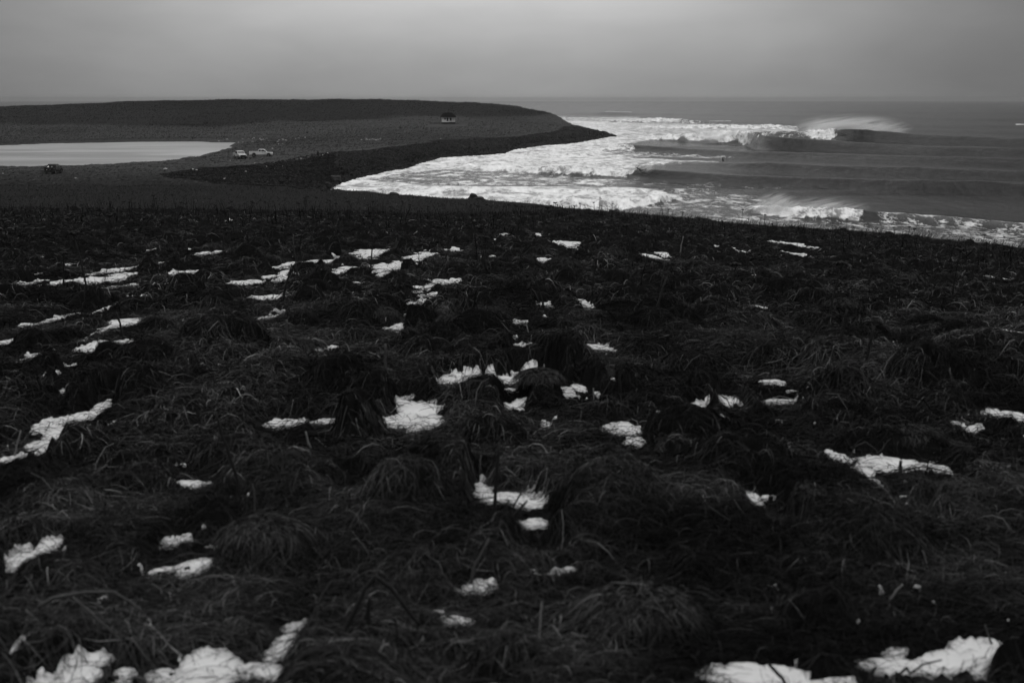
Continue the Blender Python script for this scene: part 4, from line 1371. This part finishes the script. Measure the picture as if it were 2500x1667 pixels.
hx, hy, hzz = ground_pos(1095, 302.5, 5.0)
hut = empty("white_hut", (hx, hy, hzz))
tag(hut, "small white hut with a dark hipped roof alone on the headland grass", "hut")
bm = bmesh.new()
box(bm, -3.15, 0.45, -2.6, 2.4, 0.75, 3.35)
box(bm, 0.452, 3.1, -2.2, 2.4, 0.85, 3.3)
bm_obj("wall", bm, m_white, hut)
bm = bmesh.new()
box(bm, -3.25, 0.5, -2.75, 2.4, -0.4, 0.747)
box(bm, 0.503, 3.15, -2.3, 2.4, -0.4, 0.6)
bm_obj("foundation", bm, m_dark, hut)
bm = bmesh.new()
e = [bm.verts.new(p) for p in ((-3.75, -3.15, 3.15), (3.7, -3.15, 3.15), (3.7, 3.0, 3.15), (-3.75, 3.0, 3.15), (-3.75, -3.15, 3.32), (3.7, -3.15, 3.32), (3.7, 3.0, 3.32), (-3.75, 3.0, 3.32), (-2.2, -0.1, 5.25), (1.75, -0.1, 5.25))]
for f in ((0, 3, 2, 1), (0, 1, 5, 4), (1, 2, 6, 5), (2, 3, 7, 6), (3, 0, 4, 7), (4, 5, 9, 8), (5, 6, 9), (6, 7, 8, 9), (7, 4, 8)):
    bm.faces.new([e[i] for i in f])
rf = bm_obj("roof", bm, m_roof, hut)
bm = bmesh.new()
box(bm, -0.4, -0.1, 0.3, 0.6, 4.9, 5.5)
bm_obj("chimney", bm, m_dark, rf)


def window(x0, x1, z0, z1, y, name="window", rows_=2):
    bm = bmesh.new()
    t_ = 0.07
    box(bm, x0 - t_, x0, y - 0.06, y - 0.003, z0 - t_, z1 + t_)
    box(bm, x1, x1 + t_, y - 0.06, y - 0.003, z0 - t_, z1 + t_)
    box(bm, x0 + .001, x1 - .001, y - 0.058, y - 0.003, z0 - t_, z0)
    box(bm, x0 + .001, x1 - .001, y - 0.058, y - 0.003, z1, z1 + t_)
    zm = (z0 + z1) / 2
    box(bm, x0 + .001, x1 - .001, y - 0.055, y - 0.02, zm - 0.05, zm + 0.05)
    w = bm_obj(name, bm, m_trim, hut)
    bm = bmesh.new()
    box(bm, x0, x1, y - 0.018, y - 0.004, z0, z1)
    bm_obj("pane", bm, m_glass, w)
    return w


window(-1.85, -1.15, 1.95, 2.75, -2.6)
window(0.75, 1.5, 1.5, 2.8, -2.2)
bm = bmesh.new()
box(bm, -0.8, 0.1, -2.66, -2.604, 1.3, 2.85)
dr = bm_obj("door", bm, m_dark, hut)
bm = bmesh.new()
box(bm, -0.75, 0.05, -2.70, -2.663, 2.02, 2.12)
bm_obj("door_rail", bm, m_trim, dr)
bm = bmesh.new()
for i in range(8):
    box(bm, -9.0 + i * 0.75, -8.35 + i * 0.75, -2.6 + 0.05 * (i % 3), -1.0, 0.05 + 0.02 * (i % 2), 0.42 - 0.05 * (i % 3))
dk = bm_obj("plank_pile", bm, m_dark)
dk.location = hut.location
tag(dk, "low dark row of old planks on the grass left of the white hut", "planks")

# ------------------------------------------------------------------ pickup trucks
m_tyre = mat_grey("tyre_rubber", 0.008, 0.9, 0.2, 6.0)
m_rim = mat_grey("wheel_metal", 0.12, 0.4, 0.1, 6.0, metal=0.8)
m_lamp = mat_grey("lamp_lens", 0.25, 0.2, 0.1, 6.0)
m_tgl = mat_grey("truck_glass", 0.006, 0.05, 0.0, 6.0, spec=0.6)
m_plast = mat_grey("black_plastic", 0.008, 0.6, 0.1, 6.0)


def extrude_profile(prof, y0, y1, taper=0.0, zt=1.0):
    """profile in x,z extruded across y; points above zt lean inward by taper"""
    bm = bmesh.new()
    L_, R_ = [], []
    for x, z in prof:
        k = taper * max(0, z - zt)
        L_.append(bm.verts.new((x, y0 + k, z)))
        R_.append(bm.verts.new((x, y1 - k, z)))
    n_ = len(prof)
    bm.faces.new(L_)
    bm.faces.new(R_[::-1])
    for i in range(n_):
        j = (i + 1) % n_
        bm.faces.new((L_[i], R_[i], R_[j], L_[j]))
    bmesh.ops.recalc_face_normals(bm, faces=bm.faces[:])
    return bm


def arch_pts(cx, r, z0, n_=8):
    return [(cx + r * math.cos(a), z0 + r * math.sin(a)) for a in np.linspace(0, math.pi, n_)]


def pickup(paint, loc, rz, label, long_cab=False):
    """length along +x (nose at +x), 5.9 m long"""
    root = empty("pickup_truck", loc, rz)
    tag(root, label, "pickup truck")
    wr = 0.42
    cxr, cxf = -1.75, 1.85
    base = 0.55
    # lower body with open wheel arches
    prof = [(-2.95, base), (-2.95, 1.18)]
    prof += [(0.95 if not long_cab else 0.95, 1.20), (1.35, 1.20), (2.75, 1.10), (2.93, 0.95), (2.95, base)]
    prof += [(x, z) for x, z in arch_pts(cxf, 0.52, base)]
    prof += [(x, z) for x, z in arch_pts(cxr, 0.52, base)]
    bm = extrude_profile(prof, -0.96, 0.96, 0.10, 0.9)
    body = bm_obj("body", bm, paint, root)
    bv = body.modifiers.new("bevel", 'BEVEL')
    bv.width = 0.05
    bv.segments = 2
    # bed: dark inner floor a little above the rails so the bed reads open
    x_c = -0.75 if not long_cab else -1.15
    bm = bmesh.new()
    for a in ((-2.95, x_c - 0.05, -0.96 + .03, -0.86), (-2.95, x_c - 0.05, 0.86, 0.96 - .03), (-2.95, -2.85, -0.859, 0.859)):
        box(bm, a[0], a[1], a[2], a[3], 1.15, 1.40)
    bm_obj("bed_rail", bm, paint, root)
    bm = bmesh.new()
    box(bm, -2.84, x_c - 0.06, -0.85, 0.85, 1.19, 1.22)
    bm_obj("bed_floor", bm, m_plast, root)
    # cab
    cab = [(x_c, 1.15), (x_c + 0.06, 1.40), (x_c + 0.14, 1.86), (x_c + 0.35, 1.93), (0.55 if not long_cab else 0.45, 1.93), (0.8, 1.86), (1.38, 1.30), (1.42, 1.15)]
    bm = extrude_profile(cab, -0.93, 0.93, 0.25, 1.30)
    cb = bm_obj("cab", bm, paint, root)
    bv = cb.modifiers.new("bevel", 'BEVEL')
    bv.width = 0.04
    bv.segments = 2
    # side glass
    for sgn in (-1, 1):
        bm = bmesh.new()
        for (xa, xb, xc, xd) in ([(x_c + 0.17, x_c + 0.26, 0.02, -0.02), (0.10, 0.10, 0.70, 1.15)] if not long_cab else [(x_c + 0.17, x_c + 0.26, -0.15, -0.18), (-0.07, -0.07, 0.66, 1.12)]):
            pts = [(xa, 1.36), (xb, 1.80), (xc, 1.80), (xd, 1.36)]
            vs = [bm.verts.new((x, sgn * (0.93 - 0.25 * (z - 1.30) + 0.012), z)) for x, z in pts]
            vs2 = [bm.verts.new((x, sgn * (0.93 - 0.25 * (z - 1.30) - 0.01), z)) for x, z in pts]
            bm.faces.new(vs)
            bm.faces.new(vs2[::-1])
            for i in range(4):
                bm.faces.new((vs[i], vs2[i], vs2[(i + 1) % 4], vs[(i + 1) % 4]))
        bm_obj("side_window", bm, m_tgl, root)
        bm = bmesh.new()
        box(bm, 0.95, 1.15, sgn * 1.16 - 0.11, sgn * 1.16 + 0.11, 1.28, 1.50)
        bm_obj("mirror", bm, m_plast, root)
        # door seams and handles
        bm = bmesh.new()
        yo = sgn * 0.955
        box(bm, 0.32, 0.55, min(yo, yo + sgn * .03), max(yo, yo + sgn * .03), 1.06, 1.11)
        bm_obj("door_handle", bm, m_plast, root)
        bm = bmesh.new()
        box(bm, 2.78, 2.955, sgn * 0.78 - 0.13, sgn * 0.78 + 0.13, 0.86, 1.04)
        bm_obj("headlight", bm, m_lamp, root)
        bm = bmesh.new()
        box(bm, -2.975, -2.90, sgn * 0.84 - 0.07, sgn * 0.84 + 0.07, 0.85, 1.25)
        bm_obj("tail_light", bm, m_plast, root)
    bm = bmesh.new()
    ws = [(1.33, 0.84, 1.38), (0.86, 0.70, 1.83), (0.86, -0.70, 1.83), (1.33, -0.84, 1.38)]
    nrm = Vector((0.56, 0, 0.60)).normalized() * 0.02
    a_ = [bm.verts.new(Vector(p) + nrm) for p in ws]
    c_ = [bm.verts.new(Vector(p) - nrm) for p in ws]
    bm.faces.new(a_)
    bm.faces.new(c_[::-1])
    for i in range(4):
        bm.faces.new((a_[i], c_[i], c_[(i + 1) % 4], a_[(i + 1) % 4]))
    bm_obj("windscreen", bm, m_tgl, root)
    bm = bmesh.new()
    xr = x_c + 0.05
    vs = [bm.verts.new(p) for p in ((xr - .02, -0.72, 1.45), (xr - .02, 0.72, 1.45), (xr + 0.06, 0.66, 1.80), (xr + 0.06, -0.66, 1.80))]
    bm.faces.new(vs)
    bmesh.ops.solidify(bm, geom=bm.faces[:], thickness=0.03)
    bm_obj("rear_window", bm, m_tgl, root)
    bm = bmesh.new()
    box(bm, 2.86, 2.975, -0.62, 0.62, 0.72, 1.02)
    bm_obj("grille", bm, m_plast, root)
    for nm, xa, xb in (("front_bumper", 2.90, 3.10), ("rear_bumper", -3.12, -2.93)):
        bm = bmesh.new()
        box(bm, xa, xb, -0.93, 0.93, 0.46, 0.70)
        bm_obj(nm, bm, m_plast, root)
    bm = bmesh.new()
    box(bm, -2.7, 2.7, -0.6, 0.6, 0.38, 0.56)
    bm_obj("chassis", bm, m_plast, root)
    for cx_ in (cxr, cxf):
        for sgn in (-1, 1):
            bm = bmesh.new()
            bmesh.ops.create_cone(bm, cap_ends=True, segments=24, radius1=wr, radius2=wr, depth=0.27)
            bmesh.ops.rotate(bm, verts=bm.verts, matrix=Matrix.Rotation(math.pi / 2, 3, 'X'))
            w = bm_obj("wheel", bm, m_tyre, root)
            w.location = (cx_, sgn * 0.82, wr)
            bm = bmesh.new()
            bmesh.ops.create_cone(bm, cap_ends=True, segments=16, radius1=0.24, radius2=0.20, depth=0.29)
            bmesh.ops.rotate(bm, verts=bm.verts, matrix=Matrix.Rotation(math.pi / 2, 3, 'X'))
            bm_obj("rim", bm, m_rim, w)
    return root


m_pw = mat_grey("white_car_paint", 0.42, 0.3, 0.05, 1.0, spec=0.5)
m_pb = mat_grey("black_car_paint", 0.006, 0.25, 0.05, 1.0, spec=0.5)


pickup(m_pw, ground_pos(638, 383.5, 2.9), R(5), "white pickup truck seen side-on, nose to the right, on the grass by the pond", False)
pickup(m_pw, ground_pos(586, 388, 2.9), R(-64), "white pickup truck facing the camera, left of the side-on white pickup", True)
pl = ground_pos(131, 424.5, 2.7)
tr = pickup(m_pb, pl, R(90), "black pickup truck seen from behind at the near edge of the pond", True)
# two boards lying in the black truck's bed
m_board = mat_grey("board_white", 0.35, 0.35, 0.05, 2.0)
m_boardd = mat_grey("board_bag_grey", 0.10, 0.6, 0.1, 2.0)


def surfboard(name, L_, w, mat):
    bm = bmesh.new()
    n_ = 16
    top, bot = [], []
    rings = []
    for i in range(n_ + 1):
        t_ = i / n_
        x = (t_ - 0.5) * L_
        hw = w / 2 * (max(0.0, math.sin(math.pi * min(max(t_, 0.02), 0.985) ** 0.9)) ** 0.55)
        zc = 0.14 * max(0, t_ - 0.6) ** 2 * 4
        rings.append([bm.verts.new((x, hw * math.cos(a), zc + 0.035 * math.sin(a))) for a in np.linspace(0, 2 * math.pi, 10, endpoint=False)])
    for a, b_ in zip(rings[:-1], rings[1:]):
        for k in range(10):
            bm.faces.new((a[k], a[(k + 1) % 10], b_[(k + 1) % 10], b_[k]))
    bm.faces.new(rings[0][::-1])
    bm.faces.new(rings[-1])
    return bm_obj(name, bm, mat, smooth=True)


for i, (off, mt, lb, ang) in enumerate([(0.38, m_board, "white surfboard sticking out of the black pickup's bed", -26), (-0.30, m_boardd, "grey bagged surfboard beside the white board in the black pickup's bed", -22)]):
    bd = surfboard("surfboard", 1.5, 0.5, mt)
    M = Matrix.Translation(pl) @ Matrix.Rotation(R(90), 4, 'Z') @ Matrix.Translation((-2.35, off, 1.22)) @ Matrix.Rotation(R(ang), 4, 'Y') @ Matrix.Rotation(R(-12 if off < 0 else 10), 4, 'X')
    bd.matrix_world = M
    tag(bd, lb, "surfboard")

# ------------------------------------------------------------------ people
m_suit = mat_grey("wetsuit", 0.006, 0.6, 0.1, 8.0)
m_coat = mat_grey("dark_coat", 0.010, 0.9, 0.2, 8.0)


def figure(name, J, E, mat, hands):
    """skin-modifier body: J joint -> (pos, radius); E edges; hands: list of (wrist, direction)"""
    names = list(J)
    verts = [Vector(J[n_][0]) for n_ in names]
    rads = [J[n_][1] for n_ in names]
    edges = [(names.index(a), names.index(b_)) for a, b_ in E]
    for w, d in hands:
        d = Vector(d).normalized()
        s = d.cross(Vector((0, 1, 0.2))).normalized()
        wi = names.index(w)
        verts.append(verts[wi] + d * 0.07)
        rads.append(0.03)
        pi_ = len(verts) - 1
        edges.append((wi, pi_))
        for k, (ln, sp) in enumerate(((0.06, -0.03), (0.08, -0.011), (0.085, 0.009), (0.075, 0.029))):
            verts.append(verts[pi_] + d * ln * 0.5 + s * sp)
            rads.append(0.009)
            edges.append((pi_, len(verts) - 1))
            verts.append(verts[pi_] + d * ln + s * sp * 1.2 + Vector((0, 0.012, -0.01)))
            rads.append(0.008)
            edges.append((len(verts) - 2, len(verts) - 1))
        verts.append(verts[wi] + d * 0.05 - s * 0.05)
        rads.append(0.010)
        edges.append((wi, len(verts) - 1))
    me = bpy.data.meshes.new(name)
    me.from_pydata([v[:] for v in verts], edges, [])
    me.update()
    o = bpy.data.objects.new(name, me)
    COL.objects.link(o)
    me.materials.append(mat)
    sk = o.modifiers.new("skin", 'SKIN')
    for i, sv in enumerate(me.skin_vertices[0].data):
        sv.radius = (rads[i], rads[i])
        sv.use_root = (i == 0)
    sk.use_smooth_shade = True
    sb = o.modifiers.new("sub", 'SUBSURF')
    sb.levels = 2
    sb.render_levels = 2
    return o


BE = [("pelvis", "belly"), ("belly", "chest"), ("chest", "neck"), ("neck", "jaw"), ("jaw", "head"), ("head", "crown"), ("chest", "shl"), ("shl", "ell"), ("ell", "wrl"), ("chest", "shr"), ("shr", "elr"), ("elr", "wrr"),
      ("pelvis", "hpl"), ("hpl", "knl"), ("knl", "anl"), ("anl", "tol"), ("pelvis", "hpr"), ("hpr", "knr"), ("knr", "anr"), ("anr", "tor")]
stand = {"pelvis": ((0, 0, 0.95), 0.15), "belly": ((0, 0, 1.12), 0.15), "chest": ((0, 0, 1.35), 0.17), "neck": ((0, -0.01, 1.52), 0.06), "jaw": ((0, -0.03, 1.60), 0.075), "head": ((0, -0.02, 1.68), 0.095), "crown": ((0, -0.01, 1.76), 0.07),
         "shl": ((-0.19, 0, 1.44), 0.08), "ell": ((-0.25, 0.02, 1.16), 0.055), "wrl": ((-0.22, -0.08, 0.93), 0.035), "shr": ((0.19, 0, 1.44), 0.08), "elr": ((0.26, 0.02, 1.16), 0.055), "wrr": ((0.20, -0.10, 0.95), 0.035),
         "hpl": ((-0.10, 0, 0.88), 0.115), "knl": ((-0.11, -0.02, 0.48), 0.075), "anl": ((-0.12, 0, 0.09), 0.05), "tol": ((-0.13, -0.16, 0.04), 0.045), "hpr": ((0.10, 0, 0.88), 0.115), "knr": ((0.11, -0.02, 0.48), 0.075), "anr": ((0.12, 0, 0.09), 0.05), "tor": ((0.14, -0.16, 0.04), 0.045)}
pw = figure("person", stand, BE, m_coat, [("wrl", (0.1, -0.2, -1)), ("wrr", (-0.1, -0.2, -1))])
pgx, pgy, pgz = ground_pos(777, 387, 3.3)
pw.location = (pgx, pgy, pgz)
pw.rotation_euler = (0, 0, R(-25))
tag(pw, "person in dark clothes standing on the crest of the shingle beach", "person")
# head shape details: nose, ears, hood as children
bm = bmesh.new()
bmesh.ops.create_icosphere(bm, subdivisions=2, radius=0.118, matrix=Matrix.Translation((0, 0.015, 1.70)) @ Matrix.Diagonal((0.95, 1.0, 1.15, 1)))
bm_obj("hood", bm, m_coat, pw, True)

SX, SYY = at_z(1568, 417.0, 1.65)
SX, SYY = SX * (SYY - 3.2) / SYY, SYY - 3.2
SZ = 17 + float(slope(417.0)) * SYY
surf = {"pelvis": ((-0.60, 0, 0.30), 0.14), "belly": ((-0.74, 0, 0.38), 0.125), "chest": ((-0.93, 0, 0.50), 0.15), "neck": ((-1.09, -0.02, 0.60), 0.06), "jaw": ((-1.17, -0.03, 0.64), 0.075), "head": ((-1.25, -0.03, 0.69), 0.095), "crown": ((-1.33, -0.03, 0.73), 0.07),
        "shl": ((-0.95, 0.16, 0.60), 0.07), "ell": ((-0.76, 0.18, 0.82), 0.05), "wrl": ((-0.58, 0.16, 1.02), 0.033), "shr": ((-0.98, -0.16, 0.42), 0.07), "elr": ((-1.06, -0.20, 0.14), 0.05), "wrr": ((-1.14, -0.18, -0.10), 0.033),
        "hpl": ((-0.54, 0.10, 0.27), 0.11), "knl": ((-0.24, 0.14, 0.16), 0.072), "anl": ((0.12, 0.10, 0.13), 0.045), "tol": ((0.20, 0.05, 0.17), 0.04), "hpr": ((-0.52, -0.10, 0.22), 0.11), "knr": ((-0.32, -0.16, 0.0), 0.072), "anr": ((-0.04, -0.12, -0.06), 0.045), "tor": ((0.06, -0.20, -0.03), 0.04)}
ps = figure("person", surf, BE, m_suit, [("wrl", (0.6, 0, 0.8)), ("wrr", (-0.25, 0, -1))])
ps.location = (SX, SYY, SZ)
ps.scale = (1.1, 1.1, 1.1)
tag(ps, "surfer in a black wetsuit laid back on the wave lip with one arm raised", "person")
sbd = surfboard("surfboard", 1.9, 0.5, m_boardd)
sbd.location = (SX + 0.15, SYY + 0.05, SZ - 0.05)
sbd.rotation_euler = (R(55), R(-24), R(10))
tag(sbd, "surfboard under the surfer riding the breaking wave", "surfboard")
sit = {"pelvis": ((0, 0, 0.10), 0.14), "belly": ((0, -0.02, 0.26), 0.135), "chest": ((0, -0.06, 0.48), 0.16), "neck": ((0, -0.10, 0.64), 0.06), "jaw": ((0, -0.12, 0.70), 0.075), "head": ((0, -0.12, 0.78), 0.095), "crown": ((0, -0.11, 0.86), 0.07),
       "shl": ((-0.19, -0.06, 0.56), 0.075), "ell": ((-0.30, -0.12, 0.34), 0.052), "wrl": ((-0.22, -0.30, 0.16), 0.033), "shr": ((0.19, -0.06, 0.56), 0.075), "elr": ((0.32, -0.12, 0.34), 0.052), "wrr": ((0.22, -0.30, 0.16), 0.033),
       "hpl": ((-0.12, 0, 0.06), 0.11), "knl": ((-0.34, -0.30, 0.02), 0.07), "anl": ((-0.34, -0.30, -0.38), 0.045), "tol": ((-0.34, -0.42, -0.42), 0.04), "hpr": ((0.12, 0, 0.06), 0.11), "knr": ((0.34, -0.30, 0.02), 0.07), "anr": ((0.34, -0.30, -0.38), 0.045), "tor": ((0.34, -0.42, -0.42), 0.04)}
pp = figure("person", sit, BE, m_suit, [("wrl", (0.2, -1, -0.1)), ("wrr", (-0.2, -1, -0.1))])


def sea_z(x, y):
    i = int(np.argmin(np.abs(SY - y)))
    j = int(np.argmin(np.abs(WX[i] - x)))
    return float(WZ[i, j])


ppx, ppy = at_z(1764, 393, 0.1)
zz = sea_z(ppx, ppy)
pp.location = (ppx, ppy, zz + 0.12)
pp.rotation_euler = (0, 0, R(70))
tag(pp, "surfer in a black wetsuit sitting on a board out between the swells", "person")
sb2 = surfboard("surfboard", 1.9, 0.5, m_boardd)
sb2.location = (ppx, ppy, zz + 0.06)
sb2.rotation_euler = (0, R(-6), R(-25))
tag(sb2, "surfboard under the surfer sitting out between the swells", "surfboard")

# ------------------------------------------------------------------ wind-blown spray
def spray(name, px0, px1, py0, py1, Ymid, depth, dens, label, lean, sc, seedv, tophi=1.0):
    s = Ymid / FPX
    x0, x1 = float(lat(px0, py1)) * Ymid, float(lat(px1, py1)) * Ymid
    z1 = CAMZ + float(slope(py0)) * Ymid
    z0 = CAMZ + float(slope(py1)) * Ymid
    bm = bmesh.new()
    bmesh.ops.create_icosphere(bm, subdivisions=3, radius=1.0)
    for v in bm.verts:
        f = 1 + 0.08 * math.sin(4 * v.co.x + seedv) + 0.06 * math.sin(5 * v.co.z + 2 * v.co.x)
        v.co *= f
    m = bpy.data.materials.new(name)
    m.use_nodes = True
    t = m.node_tree
    t.nodes.clear()
    om = N(t, 'ShaderNodeOutputMaterial')
    pv = N(t, 'ShaderNodeVolumePrincipled')
    pv.inputs['Color'].default_value = (0.97, 0.97, 0.97, 1)
    pv.inputs['Anisotropy'].default_value = 0.1
    tc_ = N(t, 'ShaderNodeTexCoord')
    sp_ = N(t, 'ShaderNodeSeparateXYZ')
    t.links.new(tc_.outputs['Object'], sp_.inputs[0])
    ln = N(t, 'ShaderNodeVectorMath', operation='LENGTH')
    t.links.new(tc_.outputs['Object'], ln.inputs[0])
    fall = mrange(t, ln.outputs['Value'], 0.25, 0.97, 1.0, 0.0)
    # streaks blown up and back off the crest
    cb_ = N(t, 'ShaderNodeCombineXYZ')
    t.links.new(mth(t, 'SUBTRACT', mth(t, 'MULTIPLY', sp_.outputs[0], sc), mth(t, 'MULTIPLY', mth(t, 'POWER', mth(t, 'ADD', sp_.outputs[2], 1.0), 2.0), lean)), cb_.inputs[0])
    t.links.new(mth(t, 'MULTIPLY', sp_.outputs[1], 1.2), cb_.inputs[1])
    t.links.new(mth(t, 'MULTIPLY', sp_.outputs[2], 1.7), cb_.inputs[2])
    nn = noise(t, cb_.outputs[0], 1.3, 7.0, 0.65, 0.7)
    st_ = mrange(t, nn, 0.38, 0.72)
    zf = mrange(t, sp_.outputs[2], -0.6, 1.0, 1.0, 0.25)
    d_ = mth(t, 'MULTIPLY', mth(t, 'MULTIPLY', fall, st_), mth(t, 'MULTIPLY', zf, dens))
    t.links.new(d_, pv.inputs['Density'])
    t.links.new(pv.outputs[0], om.inputs['Volume'])
    o = bm_obj(name, bm, m, smooth=True)
    o.location = ((x0 + x1) / 2, Ymid, (z0 + z1) / 2)
    o.scale = (abs(x1 - x0) / 2, depth / 2, abs(z1 - z0) / 2)
    tag(o, label, "spray", kind='stuff')
    return o


spray("spray_mist", 1915, 2240, 272, 352, 640, 18, 1.1, "long plume of spray blown back off the farthest breaking crest", 0.9, 2.2, 1)
spray("spray_mist", 1620, 1880, 304, 358, 560, 16, 0.28, "white mist above the collapsing middle wave", 1.0, 2.5, 2)
spray("spray_mist", 1545, 1720, 284, 318, 800, 26, 0.08, "faint mist over the distant mound of white water", 1.0, 2.5, 3)
spray("spray_mist", 1832, 1960, 462, 536, 205, 4, 2.2, "upright fan of spray at the left end of the near breaker", 1.7, 4.0, 4)
spray("spray_mist", 1880, 2140, 474, 536, 209, 5, 0.7, "thin spray blown along the top of the near breaker", 1.7, 5.0, 5)
spray("spray_mist", 1560, 1602, 394, 424, 308.5, 2.0, 2.5, "small fan of spray thrown up behind the surfer's board", 1.4, 2.0, 6)
spray("spray_mist", 1320, 1560, 395, 420, 318, 10, 0.10, "low mist over the white water left of the surfer", 1.0, 4.0, 7)

# ------------------------------------------------------------------ haze over sea and land
bm = bmesh.new()
box(bm, -9500, 9500, -120, 10600, -12, 24)
m_haze = bpy.data.materials.new("haze")
m_haze.use_nodes = True
t = m_haze.node_tree
t.nodes.clear()
om = N(t, 'ShaderNodeOutputMaterial')
pv = N(t, 'ShaderNodeVolumePrincipled')
pv.inputs['Color'].default_value = (0.56, 0.56, 0.56, 1)
pv.inputs['Anisotropy'].default_value = 0.6
pv.inputs['Density'].default_value = 0.00009
t.links.new(pv.outputs[0], om.inputs['Volume'])
hz = bm_obj("haze", bm, m_haze)
tag(hz, "thin grey sea haze lying over the water and land", "haze", kind='stuff')
